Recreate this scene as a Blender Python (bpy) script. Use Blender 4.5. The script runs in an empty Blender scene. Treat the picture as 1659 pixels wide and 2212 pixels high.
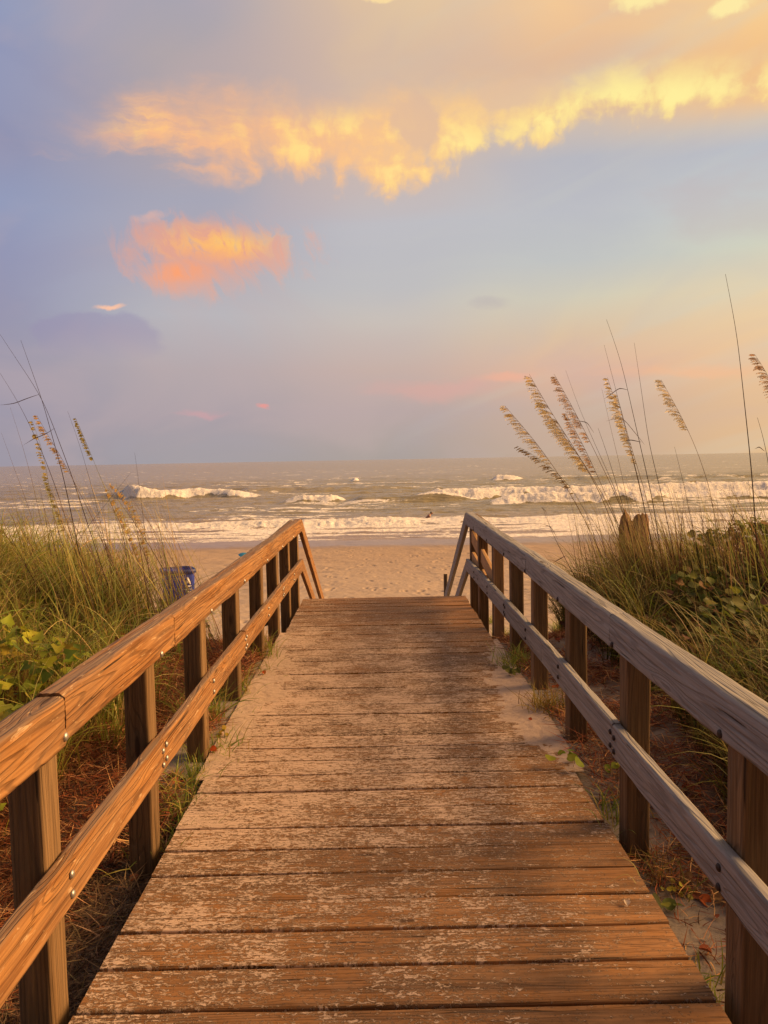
import bpy, math, random, os
import numpy as np
from mathutils import Vector, Matrix
random.seed(7); rng = np.random.default_rng(7)
scene = bpy.context.scene
C = scene.collection
R = math.radians
# ------------------------------------------------------------------ camera
YAW, PITCH, ROLL = R(-0.2), R(3.9), R(-1.05)
CAMH = 1.6
PW, PH = 1659.0, 2212.0                      # working pixel frame of the photograph
FPX = 1813 * PW / 1807
cam_d = bpy.data.cameras.new('camera'); cam = bpy.data.objects.new('camera', cam_d); C.objects.link(cam)
CM = Matrix.Rotation(YAW, 3, 'Z') @ Matrix.Rotation(math.pi/2 - PITCH, 3, 'X') @ Matrix.Rotation(ROLL, 3, 'Z')
cam.matrix_world = Matrix.Translation((0, 0, CAMH)) @ CM.to_4x4()
cam_d.sensor_fit = 'VERTICAL'; cam_d.sensor_height = 24.0; cam_d.lens = 24.0 * FPX / PH
cam_d.clip_start = 0.05; cam_d.clip_end = 60000
scene.camera = cam
def ray(u, v):
    d = CM @ Vector((u - PW/2, -(v - PH/2), -FPX)); return d.normalized()
def atY(u, v, Y):
    d = ray(u, v); t = Y / d.y; return Vector((d.x*t, Y, CAMH + d.z*t))
def azel(u, v):
    d = ray(u, v); return math.atan2(d.x, d.y), math.asin(d.z)
# ------------------------------------------------------------------ numpy noise
def _h(ix, iy, s):
    h = (ix*374761393 + iy*668265263 + s*982451653) & 0xffffffff
    h = ((h ^ (h >> 13)) * 1274126177) & 0xffffffff
    h = ((h ^ (h >> 15)) * 2246822519) & 0xffffffff
    return ((h ^ (h >> 16)) & 0xffffff) / float(0xffffff)
def vn(x, y, s=0):
    x = np.asarray(x, float); y = np.asarray(y, float)
    ix = np.floor(x).astype(np.int64); iy = np.floor(y).astype(np.int64)
    fx = x-ix; fy = y-iy
    fx = fx*fx*fx*(fx*(fx*6-15)+10); fy = fy*fy*fy*(fy*(fy*6-15)+10)
    a = _h(ix, iy, s); b = _h(ix+1, iy, s); c = _h(ix, iy+1, s); d = _h(ix+1, iy+1, s)
    return (a*(1-fx)+b*fx)*(1-fy) + (c*(1-fx)+d*fx)*fy
def fbm(x, y, s=0, o=4, g=0.5):
    t = 0; a = 1; n = 0
    for i in range(o):
        t = t + a*vn(x*2**i + i*17.3, y*2**i - i*9.1, s+i); n += a; a *= g
    return t/n*2-1
def sst(a, b, x):
    t = np.clip((x-a)/(b-a), 0, 1); return t*t*(3-2*t)
# ------------------------------------------------------------------ object helpers
def tag(o, label=None, cat=None, group=None, kind=None):
    if label: o['label'] = label
    if cat: o['category'] = cat
    if group: o['group'] = group
    if kind: o['kind'] = kind
    return o
def empty(name, loc=(0, 0, 0)):
    o = bpy.data.objects.new(name, None); C.objects.link(o); o.location = loc; o.empty_display_size = 0.1
    return o
def mk(name, V, F, mat, parent=None, smooth=True, attrs=None, loc=None):
    """V (n,3) world coordinates; F list of (k,4)/(k,3) arrays"""
    me = bpy.data.meshes.new(name)
    V = np.asarray(V, dtype=np.float32)
    if not isinstance(F, (list, tuple)): F = [F]
    off = np.zeros(3, np.float32)
    if parent is not None: off = np.array(parent.location, np.float32)
    elif loc is not None: off = np.array(loc, np.float32)
    V = V - off
    me.vertices.add(len(V)); me.vertices.foreach_set('co', V.ravel())
    li = np.concatenate([np.asarray(f, np.int32).ravel() for f in F if len(f)])
    tot = np.concatenate([np.full(len(f), np.asarray(f).shape[1], np.int32) for f in F if len(f)])
    me.loops.add(len(li)); me.loops.foreach_set('vertex_index', li)
    me.polygons.add(len(tot)); st = np.concatenate([[0], np.cumsum(tot)[:-1]]).astype(np.int32)
    me.polygons.foreach_set('loop_start', st); me.polygons.foreach_set('loop_total', tot)
    if smooth: me.polygons.foreach_set('use_smooth', np.ones(len(tot), bool))
    for k, a in (attrs or {}).items():
        a = np.asarray(a, np.float32)
        if a.ndim == 1:
            at = me.attributes.new(k, 'FLOAT', 'POINT'); at.data.foreach_set('value', a)
        else:
            at = me.attributes.new(k, 'FLOAT_VECTOR', 'POINT'); at.data.foreach_set('vector', a.ravel())
    me.update(calc_edges=True); me.validate()
    me.materials.append(mat)
    o = bpy.data.objects.new(name, me); C.objects.link(o)
    if parent is not None: o.parent = parent
    elif loc is not None: o.location = loc
    return o
class Geo:
    def __init__(s): s.V = []; s.Q = []; s.T = []; s.A = {}; s.n = 0
    def add(s, V, Q=None, T=None, **at):
        V = np.asarray(V, float)
        if Q is not None and len(Q): s.Q.append(np.asarray(Q)+s.n)
        if T is not None and len(T): s.T.append(np.asarray(T)+s.n)
        for k, a in at.items(): s.A.setdefault(k, []).append(np.asarray(a, float))
        s.V.append(V); s.n += len(V)
    def build(s, name, mat, parent=None, smooth=True, loc=None):
        F = []
        if s.Q: F.append(np.concatenate(s.Q))
        if s.T: F.append(np.concatenate(s.T))
        return mk(name, np.concatenate(s.V), F, mat, parent, smooth, {k: np.concatenate(a) for k, a in s.A.items()}, loc)
# ------------------------------------------------------------------ node helpers
class NT:
    def __init__(s, tree): s.dim = '3D'; s.t = tree; s.n = tree.nodes; s.l = tree.links
    def _in(s, sock, v):
        if v is None: return
        if hasattr(v, 'is_linked') or isinstance(v, bpy.types.NodeSocket): s.l.new(v, sock)
        else:
            if isinstance(v, (tuple, list)) and len(v) == 3 and sock.type == 'RGBA': v = (*v, 1)
            sock.default_value = v
    def m(s, op, a, b=None, c=None, clamp=False):
        n = s.n.new('ShaderNodeMath'); n.operation = op; n.use_clamp = clamp
        for i, v in enumerate((a, b, c)): s._in(n.inputs[i], v)
        return n.outputs[0]
    def vm(s, op, a, b=None, sc=None):
        n = s.n.new('ShaderNodeVectorMath'); n.operation = op
        s._in(n.inputs[0], a); s._in(n.inputs[1], b)
        if sc is not None: s._in(n.inputs['Scale'], sc)
        return n.outputs['Value'] if op in ('LENGTH', 'DOT_PRODUCT') else n.outputs[0]
    def sep(s, v):
        n = s.n.new('ShaderNodeSeparateXYZ'); s._in(n.inputs[0], v); return n.outputs[0], n.outputs[1], n.outputs[2]
    def comb(s, x, y, z=0.0):
        n = s.n.new('ShaderNodeCombineXYZ')
        for i, v in enumerate((x, y, z)): s._in(n.inputs[i], v)
        return n.outputs[0]
    def noise(s, v, scale, detail=4, rough=0.55, dist=0.0, color=False, dim=None):
        dim = dim or s.dim
        n = s.n.new('ShaderNodeTexNoise'); n.noise_dimensions = dim
        s._in(n.inputs['Vector'], v); s._in(n.inputs['Scale'], scale); s._in(n.inputs['Detail'], detail)
        s._in(n.inputs['Roughness'], rough); s._in(n.inputs['Distortion'], dist)
        return n.outputs['Color'] if color else n.outputs['Fac']
    def voro(s, v, scale, feature='F1', out='Distance', rnd=1.0):
        n = s.n.new('ShaderNodeTexVoronoi'); n.feature = feature
        s._in(n.inputs['Vector'], v); s._in(n.inputs['Scale'], scale); s._in(n.inputs['Randomness'], rnd)
        return n.outputs[out]
    def ramp(s, f, stops, interp='LINEAR'):
        n = s.n.new('ShaderNodeValToRGB'); s._in(n.inputs[0], f); cr = n.color_ramp; cr.interpolation = interp
        stops = sorted(stops, key=lambda q: q[0])
        while len(cr.elements) > 1: cr.elements.remove(cr.elements[-1])
        for i, (p, c) in enumerate(stops):
            if not isinstance(c, (tuple, list)): c = (c, c, c)
            e = cr.elements[0] if i == 0 else cr.elements.new(min(max(p, 0), 1))
            e.position = min(max(p, 0), 1); e.color = (*c[:3], 1)
        return n.outputs[0]
    def mix(s, f, a, b, mode='MIX'):
        n = s.n.new('ShaderNodeMix'); n.data_type = 'RGBA'; n.blend_type = mode
        s._in(n.inputs[0], f); s._in(n.inputs[6], a); s._in(n.inputs[7], b); return n.outputs[2]
    def mixf(s, f, a, b):
        n = s.n.new('ShaderNodeMix'); n.data_type = 'FLOAT'
        s._in(n.inputs[0], f); s._in(n.inputs[2], a); s._in(n.inputs[3], b); return n.outputs[0]
    def ss(s, lo, hi, v):
        n = s.n.new('ShaderNodeMapRange'); n.interpolation_type = 'SMOOTHSTEP'
        s._in(n.inputs[0], v); s._in(n.inputs[1], lo); s._in(n.inputs[2], hi); return n.outputs[0]
    def attr(s, name, out='Vector'):
        n = s.n.new('ShaderNodeAttribute'); n.attribute_name = name; return n.outputs[out]
    def geo(s, out='Position'): return s.n.new('ShaderNodeNewGeometry').outputs[out]
    def bump(s, h, strength=0.5, dist=0.01, normal=None):
        n = s.n.new('ShaderNodeBump'); s._in(n.inputs['Height'], h); n.inputs['Strength'].default_value = strength
        n.inputs['Distance'].default_value = dist
        if normal is not None: s.l.new(normal, n.inputs['Normal'])
        return n.outputs[0]
def material(name):
    m = bpy.data.materials.new(name); m.use_nodes = True; t = NT(m.node_tree)
    b = m.node_tree.nodes['Principled BSDF']
    return m, t, b
def setp(t, b, color=None, rough=None, normal=None, metallic=None, spec=None, **kw):
    if color is not None: t._in(b.inputs['Base Color'], color)
    if rough is not None: t._in(b.inputs['Roughness'], rough)
    if normal is not None: t.l.new(normal, b.inputs['Normal'])
    if metallic is not None: t._in(b.inputs['Metallic'], metallic)
    if spec is not None: t._in(b.inputs['Specular IOR Level'], spec)
def lin(c):
    return tuple(((x/255)/12.92 if x/255 <= 0.04045 else ((x/255+0.055)/1.055)**2.4) for x in c)
#@@SKY
# ------------------------------------------------------------------ sky (world)
SUN_AZ, SUN_EL = R(78), R(28)               # to the right of the view, a little ahead
world = bpy.data.worlds.new('World'); scene.world = world; world.use_nodes = True
t = NT(world.node_tree); t.dim = '2D'; bg = world.node_tree.nodes['Background']
D = t.n.new('ShaderNodeTexCoord').outputs['Generated']
Dn = t.vm('NORMALIZE', D)
dx, dy, dz = t.sep(Dn)
az = t.m('ARCTAN2', dx, dy); el = t.m('ARCSINE', dz)
def curve_az(pts):          # height of a cloud edge as a function of direction; pts are (u, v)
    q = [azel(u, v) for u, v in pts]
    return t.m('MULTIPLY', t.ramp(t.m('MULTIPLY_ADD', az, 0.5, 0.5), [(a*0.5+0.5, e) for a, e in q]), 1.0)
cols = {
 -60:  [(0,(138,152,192)),(120,(134,144,186)),(300,(134,140,178)),(430,(138,152,192)),(540,(138,144,182)),(660,(142,142,174)),(780,(150,146,168)),(880,(154,147,166)),(1000,(153,146,160))],
 420:  [(0,(166,164,178)),(120,(178,166,168)),(300,(178,162,164)),(430,(166,166,184)),(560,(178,172,184)),(680,(186,188,194)),(800,(180,167,170)),(900,(168,156,164)),(1000,(162,156,160))],
 830:  [(0,(226,194,156)),(120,(216,186,160)),(300,(212,184,164)),(480,(190,188,193)),(620,(193,190,189)),(700,(200,190,182)),(800,(198,174,164)),(890,(182,164,162)),(1000,(170,158,152))],
 1250: [(0,(244,200,148)),(120,(230,186,146)),(235,(226,186,150)),(270,(210,190,172)),(340,(185,184,190)),(450,(190,190,194)),(560,(196,197,192)),(640,(212,204,180)),(720,(220,192,160)),(800,(224,180,152)),(880,(202,172,152)),(1000,(196,168,146))],
 1700: [(0,(250,206,142)),(120,(246,192,126)),(200,(246,196,134)),(248,(214,196,176)),(300,(186,188,196)),(420,(196,202,200)),(520,(208,208,188)),(620,(232,208,166)),(760,(236,194,148)),(870,(226,186,144)),(1000,(228,186,136))],
}
elN = t.m('MULTIPLY', el, 1.25, clamp=True)
base = None; prev = None
for u, st in sorted(cols.items()):
    if u <= 420: st = [(v, tuple(q+(g-q)*0.22 for q, g in zip(c, (166, 158, 164)))) for v, c in st]
    stops = [(azel(u, v)[1]*1.25, lin(c)) for v, c in st]
    top = stops[0]
    if u <= 420: stops.append((1.0, lin((178,160,158))))
    elif u < 1200: stops.append((1.0, lin((218,180,146))))
    else: stops.append((1.0, lin((248,200,142))))
    rp = t.ramp(elN, stops)
    a = azel(u, 700)[0]
    base = rp if base is None else t.mix(t.ss(prev, a, az), base, rp)
    prev = a
P = t.comb(az, el, 0.0)
soft = t.noise(t.vm('MULTIPLY', P, (3.2, 6.5, 1)), 1.0, 4, 0.5, 0.6)
base = t.mix(t.m('MULTIPLY', t.ss(0.44, 0.68, soft), 0.30), base, lin((196, 172, 170)))
base = t.mix(t.m('MULTIPLY', t.ss(0.50, 0.28, soft), 0.14), base, lin((168, 172, 192)))
# long slanting veil of the right half
veil = t.noise(t.vm('MULTIPLY', t.comb(t.m('ADD', az, t.m('MULTIPLY', el, 1.0)), t.m('SUBTRACT', el, t.m('MULTIPLY', az, 0.32)), 0), (1.4, 16, 1)), 1.0, 3, 0.5, 0.2)
base = t.mix(t.m('MULTIPLY', t.ss(0.45, 0.75, veil), t.m('MULTIPLY', t.ss(-0.1, 0.3, az), 0.34)), base, lin((206, 206, 190)))
# warped coordinates for the glowing clouds
w1 = t.vm('SUBTRACT', t.noise(t.vm('MULTIPLY', P, (9, 13, 1)), 1.0, 5, 0.6, 0.0, color=True), (0.5, 0.5, 0.5))
wx, wy, _ = t.sep(w1)
P2 = t.vm('ADD', P, t.vm('SCALE', w1, sc=0.035))
pv = t.n.new('ShaderNodeTexVoronoi'); pv.voronoi_dimensions = '2D'; pv.feature = 'SMOOTH_F1'; pv.inputs['Smoothness'].default_value = 0.35; pv.inputs['Detail'].default_value = 2.0; pv.inputs['Scale'].default_value = 1.0
t.l.new(t.vm('MULTIPLY', P2, (27, 24, 1)), pv.inputs['Vector'])
lump = t.mixf(0.28, t.noise(t.vm('MULTIPLY', P2, (26, 22, 1)), 1.0, 6, 0.6, 0.1), t.m('SUBTRACT', 0.95, pv.outputs['Distance']))          # hanging lumps
wisp = t.noise(t.vm('MULTIPLY', P2, (7, 36, 1)), 1.0, 6, 0.62, 0.2)           # long wisps
big = t.noise(t.vm('MULTIPLY', P2, (6, 10, 1)), 1.0, 5, 0.6, 0.1)
rwt = t.ss(-0.28, -0.05, az)
tex = t.mixf(rwt, wisp, t.mixf(0.25, lump, wisp))
def band(lo_pts, hi_pts, lo_soft, hi_soft, lo_amp, hi_amp):
    lo = curve_az(lo_pts); hi = curve_az(hi_pts)
    e1 = t.m('ADD', el, t.m('MULTIPLY', t.m('SUBTRACT', t.mixf(rwt, t.mixf(0.5, wisp, big), lump), 0.5), t.mixf(rwt, 0.13, lo_amp)))
    e2 = t.m('ADD', el, t.m('MULTIPLY', t.m('SUBTRACT', big, 0.5), hi_amp))
    a = t.m('DIVIDE', t.m('SUBTRACT', e1, lo), t.mixf(rwt, 0.058, lo_soft)); b = t.m('DIVIDE', t.m('SUBTRACT', hi, e2), hi_soft)
    return t.m('MULTIPLY', t.ss(0, 1, a), t.ss(0, 1, b)), lo, hi
# peach body of the upper cloud deck, then its bright lit rim
m1, lo1, hi1 = band([(-60,330),(90,310),(200,330),(300,372),(450,410),(620,400),(760,430),(830,452),(900,430),(985,390),(1060,345),(1160,345),(1250,300),(1330,282),(1450,300),(1560,262),(1700,245)],
                    [(-60,250),(90,228),(200,205),(300,178),(450,168),(700,160),(900,150),(1100,150),(1250,125),(1450,90),(1700,65)], 0.034, 0.060, 0.085, 0.08)
rimax = t.ss(-0.50, -0.22, t.m('ADD', az, t.m('MULTIPLY', t.m('SUBTRACT', wisp, 0.5), 0.22)))
m1 = t.m('MULTIPLY', m1, rimax)
pk = t.mix(t.ss(-0.25, 0.3, az), lin((255, 188, 134)), lin((255, 210, 134)))
sky = t.mix(t.m('MULTIPLY', m1, t.m('MULTIPLY_ADD', t.ss(0.30, 0.58, tex), 0.32, 0.68)), base, pk)
# yellow cores
core_lo = curve_az([(-60,300),(150,290),(300,318),(450,338),(620,368),(780,400),(830,432),(900,400),(985,372),(1060,335),(1160,318),(1250,285),(1330,268),(1450,286),(1560,246),(1700,225)])
core_hi = curve_az([(-60,260),(150,255),(300,205),(450,212),(620,200),(760,190),(830,225),(900,230),(985,215),(1060,225),(1160,190),(1250,140),(1330,105),(1450,95),(1560,85),(1700,70)])
cm_ = t.m('MULTIPLY', t.ss(0, 1, t.m('DIVIDE', t.m('SUBTRACT', t.m('ADD', el, t.m('MULTIPLY', t.m('SUBTRACT', lump, 0.5), 0.06)), core_lo), 0.030)),
                   t.ss(0, 1, t.m('DIVIDE', t.m('SUBTRACT', core_hi, t.m('ADD', el, t.m('MULTIPLY', t.m('SUBTRACT', big, 0.5), 0.06))), 0.05)))
cm_ = t.m('MULTIPLY', t.m('MULTIPLY', cm_, t.ss(-0.44, -0.20, t.m('ADD', az, t.m('MULTIPLY', t.m('SUBTRACT', wisp, 0.5), 0.2)))), t.ss(t.mixf(t.ss(0.0, 0.25, az), 0.41, 0.30), t.mixf(t.ss(0.0, 0.25, az), 0.60, 0.50), t.m('ADD', t.m('MULTIPLY', tex, 0.75), t.m('MULTIPLY', big, 0.25))))
sky = t.mix(t.m('MULTIPLY', cm_, 0.92), sky, t.mix(t.ss(-0.3, 0.3, az), lin((255, 216, 130)), lin((255, 240, 156))))
# greyish hollows right of the middle
def blob(u, v, ru, rv, amp=0.9, tx=None, soft=0.45):
    a, e = azel(u, v); a1 = azel(u+ru, v)[0]-a; e1 = e-azel(u, v+rv)[1]
    q = t.comb(t.m('DIVIDE', t.m('SUBTRACT', t.m('ADD', az, t.m('MULTIPLY', wx, 0.05)), a), a1), t.m('DIVIDE', t.m('SUBTRACT', t.m('ADD', el, t.m('MULTIPLY', wy, 0.035)), e), e1), 0.0)
    d = t.vm('LENGTH', q)
    if tx is not None: d = t.m('ADD', d, t.m('MULTIPLY', t.m('SUBTRACT', tx, 0.5), amp))
    return t.ss(1.0, 1.0-soft, d)
sky = t.mix(t.m('MULTIPLY', blob(890, 262, 62, 60, 1.2, lump), 0.75), sky, lin((224, 186, 156)))
sky = t.mix(t.m('MULTIPLY', blob(1130, 200, 110, 36, 1.0, lump), 0.6), sky, lin((226, 190, 158)))
# lower left lit cloud
b2 = t.comb(t.m('ADD', az, t.m('MULTIPLY', el, 0.35)), el, 0)
feath = t.noise(t.vm('MULTIPLY', t.vm('ADD', b2, t.vm('SCALE', w1, sc=0.03)), (34, 17, 1)), 1.0, 6, 0.62, 0.5)
mA = t.m('MAXIMUM', blob(470, 540, 265, 88, 1.9, feath, 0.95), blob(395, 595, 120, 66, 1.6, feath, 0.9))
mA = t.m('MULTIPLY', mA, t.m('MULTIPLY_ADD', t.ss(0.35, 0.6, feath), 0.4, 0.6))
sky = t.mix(t.m('MULTIPLY', mA, 0.97), sky, lin((255, 162, 108)))
mB = t.m('MULTIPLY', blob(495, 530, 200, 56, 1.8, feath, 0.95), t.ss(0.36, 0.62, feath))
sky = t.mix(t.m('MULTIPLY', mB, 0.85), sky, lin((255, 204, 108)))
sky = t.mix(t.m('MULTIPLY', blob(330, 468, 55, 20, 1.3, feath, 0.8), 0.5), sky, lin((236, 180, 158)))
# small streaks, pink bars, dark bank
sky = t.mix(t.m('MULTIPLY', t.m('MULTIPLY', blob(215, 730, 155, 62, 0.25, wisp, 0.22), t.ss(azel(0, 790)[1], azel(0, 690)[1], el)), 0.45), sky, lin((150, 140, 172)))
sky = t.mix(t.m('MULTIPLY', blob(238, 662, 50, 8, 0.8, wisp, 0.8), 0.9), sky, lin((255, 196, 160)))
sky = t.mix(t.m('MULTIPLY', blob(930, 842, 210, 27, 0.9, wisp, 0.9), 0.45), sky, lin((226, 166, 154)))
sky = t.mix(t.m('MULTIPLY', blob(1090, 822, 90, 16, 0.9, wisp, 0.9), 0.6), sky, lin((244, 176, 146)))
sky = t.mix(t.m('MULTIPLY', blob(1500, 800, 260, 24, 0.9, wisp, 0.9), 0.45), sky, lin((250, 184, 136)))
sky = t.mix(t.m('MULTIPLY', blob(573, 882, 16, 7, 0.5, wisp, 0.8), 0.7), sky, lin((242, 150, 140)))
sky = t.mix(t.m('MULTIPLY', blob(430, 893, 90, 9, 1.0, wisp, 0.9), 0.4), sky, lin((222, 158, 162)))
sky = t.mix(t.m('MULTIPLY', blob(1050, 655, 62, 18, 1.1, wisp, 0.9), 0.35), sky, lin((178, 166, 172)))
sky = t.mix(t.m('MULTIPLY', blob(1400, -10, 90, 34, 1.2, lump, 0.6), 0.9), sky, lin((255, 236, 164)))
sky = t.mix(t.m('MULTIPLY', blob(1590, 5, 60, 30, 1.2, lump, 0.6), 0.9), sky, lin((255, 236, 164)))
sky = t.mix(t.m('MULTIPLY', blob(820, -8, 60, 14, 1.0, lump, 0.6), 0.8), sky, lin((255, 224, 160)))
# glow around the low sun on the right, dusk behind the viewer
sd = (math.sin(SUN_AZ)*math.cos(SUN_EL), math.cos(SUN_AZ)*math.cos(SUN_EL), math.sin(SUN_EL))
dsun = t.vm('DOT_PRODUCT', Dn, sd)
sky = t.mix(t.ss(0.80, 1.0, dsun), sky, (1.4, 0.84, 0.38))
sky = t.mix(t.m('MULTIPLY', t.ss(0.50, 0.95, az), t.m('MULTIPLY', t.ss(0.75, 0.1, el), t.ss(2.4, 1.6, az))), sky, (1.25, 0.72, 0.28))
back = t.ss(0.05, -0.65, dy)
sky = t.mix(back, sky, (0.105, 0.095, 0.11))
sky = t.mix(t.ss(-0.02, -0.08, dz), sky, (0.22, 0.17, 0.13))
nsk = t.n.new('ShaderNodeTexSky'); nsk.sky_type = 'NISHITA'; nsk.sun_disc = False
nsk.sun_elevation = SUN_EL; nsk.sun_rotation = SUN_AZ
bg.inputs['Strength'].default_value = 0.79
t.l.new(sky, bg.inputs['Color'])
bg2 = t.n.new('ShaderNodeBackground'); bg2.inputs['Strength'].default_value = 0.05; t.l.new(nsk.outputs[0], bg2.inputs['Color'])
ms = t.n.new('ShaderNodeMixShader'); ms.inputs[0].default_value = 0.04
t.l.new(bg.outputs[0], ms.inputs[1]); t.l.new(bg2.outputs[0], ms.inputs[2])
t.l.new(ms.outputs[0], world.node_tree.nodes['World Output'].inputs['Surface'])
world.cycles.sampling_method = 'MANUAL'; world.cycles.sample_map_resolution = 256
# ------------------------------------------------------------------ sun
sl = bpy.data.lights.new('sun', 'SUN'); sl.energy = 5.0; sl.angle = R(30); sl.color = (1.0, 0.57, 0.235)
so = bpy.data.objects.new('sun', sl); C.objects.link(so)
so.rotation_euler = Vector(sd).to_track_quat('Z', 'Y').to_euler()
scene.view_settings.view_transform = 'Standard'; scene.view_settings.look = 'None'
scene.view_settings.exposure = 0.40; scene.view_settings.gamma = 1.0
# ------------------------------------------------------------------ terrain height
SEA_Z = -3.2
def smin(v, lo, hi): return np.interp(v, lo, hi)
def ground(x, y):
    x = np.asarray(x, float); y = np.asarray(y, float)
    ax = np.abs(x)
    base = np.interp(y, [-30, 2.0, 3.4, 4.2, 6.6, 7.6, 8.6, 10, 11.5, 14, 46, 60, 90, 200], [-0.2, -0.2, -0.13, -0.05, -0.05, -0.24, -0.66, -1.12, -1.36, -1.45, -3.2, -3.75, -4.6, -7])
    edge = sst(0.88, 0.98, ax)*sst(3.2, 3.9, y)*sst(7.2, 6.4, y)*0.05
    dune = sst(1.25, 4.2, ax)*np.where(x < 0, 0.50, 0.50) + sst(4, 9, ax)*0.35
    dune = dune*sst(-4, 2.0, y)*sst(11.0, 7.6, y + 0.06*(ax-2)) 
    fall = sst(1.5, 4.5, ax)*sst(6.5, 8.0, y)*sst(11.5, 8.5, y)*0.35
    z = base + edge + dune + fall
    n = fbm(x*1.3, y*1.3, 3, 4)*0.05*sst(1.0, 1.6, ax) + fbm(x*7, y*7, 5, 3)*0.012
    n = n*np.where(y < 44, 1, 0.4)
    b = sst(9.5, 12, y)*(fbm(x*0.5, y*0.5, 9, 3)*0.05 + fbm(x*3.1, y*2.2, 11, 3)*0.012*sst(42, 34, y))
    under = sst(0.98, 0.9, ax)*0.10*sst(9.5, 8.5, y)
    return z + n + b - under - 0.0016*np.clip(-x-8, 0, 40)**1.5*sst(30, 40, y)*0
def G1(x, y): return float(ground(np.array([x]), np.array([y]))[0])
def gpt(u, v, dz=0.0):
    d = ray(u, v); tt = 0.8
    for i in range(4000):
        p = Vector((0, 0, CAMH)) + d*tt
        g = G1(p.x, p.y)+dz
        if p.z <= g: return Vector((p.x, p.y, g))
        tt += 0.01 + max(0, (p.z-g))*0.3
    return p
def axis(parts):
    out = [parts[0][0]]
    for a, b, s0, s1 in parts:
        v = a; 
        while v < b - 1e-6:
            f = (v-a)/(b-a); v = min(b, v + s0*(s1/s0)**f); out.append(v)
    return np.array(out)
xp = axis([(0, 2.4, 0.022, 0.022), (2.4, 8, 0.03, 0.14), (8, 60, 0.15, 2.0), (60, 3000, 4, 300)])
xs = np.concatenate([-xp[::-1], xp[1:]])
ys = axis([(-3000, -40, 400, 10), (-40, 0.6, 6, 0.1), (0.6, 9.6, 0.025, 0.03), (9.6, 22, 0.03, 0.09), (22, 50, 0.09, 0.2), (50, 200, 0.5, 12)])
X, Y = np.meshgrid(xs, ys); Z = ground(X, Y)
# footprints pressed into the beach
fp = np.zeros_like(Z)
for i in range(420):
    fy = 10.5 + 26*rng.random()**1.3; fx = rng.normal(0, 0.22)*fy*0.9; a = rng.uniform(-0.6, 0.6)
    r0 = rng.uniform(0.08, 0.14); 
    ix = np.searchsorted(xs, [fx-0.3, fx+0.3]); iy = np.searchsorted(ys, [fy-0.35, fy+0.35])
    xx = X[iy[0]:iy[1], ix[0]:ix[1]]-fx; yy = Y[iy[0]:iy[1], ix[0]:ix[1]]-fy
    u = (xx*math.cos(a)+yy*math.sin(a))/(r0*0.62); v = (-xx*math.sin(a)+yy*math.cos(a))/(r0*1.3)
    d = u*u+v*v
    fp[iy[0]:iy[1], ix[0]:ix[1]] += -0.045*np.exp(-d*1.4) + 0.010*np.exp(-(np.sqrt(d)-1.35)**2*9)
Z = Z + fp
ny, nx = X.shape
idx = np.arange(ny*nx).reshape(ny, nx)
Q = np.stack([idx[:-1, :-1], idx[:-1, 1:], idx[1:, 1:], idx[1:, :-1]], -1).reshape(-1, 4)
# sand material
m_sand, t, b = material('beach_sand')
pos = t.geo(); px_, py_, pz_ = t.sep(pos)
n1 = t.noise(pos, 1.3, 4, 0.6); n2 = t.noise(pos, 60, 4, 0.7); n3 = t.noise(t.vm('MULTIPLY', pos, (1.0, 1.6, 1)), 9, 5, 0.65)
dry = t.mix(n1, (0.36, 0.285, 0.235), (0.43, 0.35, 0.29))
dry = t.mix(t.m('MULTIPLY', t.ss(0.58, 0.75, n2), 0.45), dry, (0.22, 0.16, 0.12))
dry = t.mix(t.m('MULTIPLY', t.ss(0.60, 0.40, n3), 0.35), dry, (0.28, 0.20, 0.14))
greyd = t.m('MULTIPLY', t.ss(9.5, 6.5, py_), 0.75)
dry = t.mix(greyd, dry, t.mix(n3, (0.20, 0.17, 0.15), (0.36, 0.31, 0.27)))
org = t.m('MULTIPLY', t.ss(0.42, 0.60, t.m('ADD', t.m('MULTIPLY', n1, 0.5), t.m('MULTIPLY', n3, 0.5))), t.m('MULTIPLY', t.ss(1.0, 1.5, t.m('ABSOLUTE', px_)), t.ss(9.0, 7.5, py_)))
org = t.m('MULTIPLY', org, t.mixf(t.ss(-0.5, 0.5, px_), 0.95, 0.65))
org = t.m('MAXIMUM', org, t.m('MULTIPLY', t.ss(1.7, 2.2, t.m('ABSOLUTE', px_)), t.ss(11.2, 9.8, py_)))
gap_dark = t.m('MULTIPLY', t.ss(1.8, 2.4, t.m('ABSOLUTE', px_)), t.ss(11.2, 9.6, py_))
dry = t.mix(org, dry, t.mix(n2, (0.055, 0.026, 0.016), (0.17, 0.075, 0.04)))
dry = t.mix(t.m('MULTIPLY', gap_dark, 0.8), dry, (0.03, 0.018, 0.012))  # organic ground blackened further, painting shade into the gaps between blades
wl = t.m('ADD', py_, t.m('ADD', t.m('MULTIPLY', t.m('SUBTRACT', n1, 0.5), 4.0), t.m('MULTIPLY', px_, 0.03)))
wetm = t.ss(36, 41.5, wl)
wetc = t.mix(t.noise(t.vm('MULTIPLY', pos, (0.12, 1.0, 1)), 1.0, 4), (0.15, 0.105, 0.075), (0.22, 0.155, 0.11))
colr = t.mix(wetm, dry, wetc)
shore = t.ss(20, 34, py_)
colr = t.mix(t.m('MULTIPLY', shore, 0.35), colr, (0.30, 0.20, 0.13))
rg = t.mixf(wetm, 0.95, 0.28)
dent = t.voro(t.vm('MULTIPLY', t.vm('ADD', pos, t.vm('SCALE', t.noise(pos, 2, 3, color=True), sc=0.3)), (1.0, 0.55, 1)), 3.2)
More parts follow.
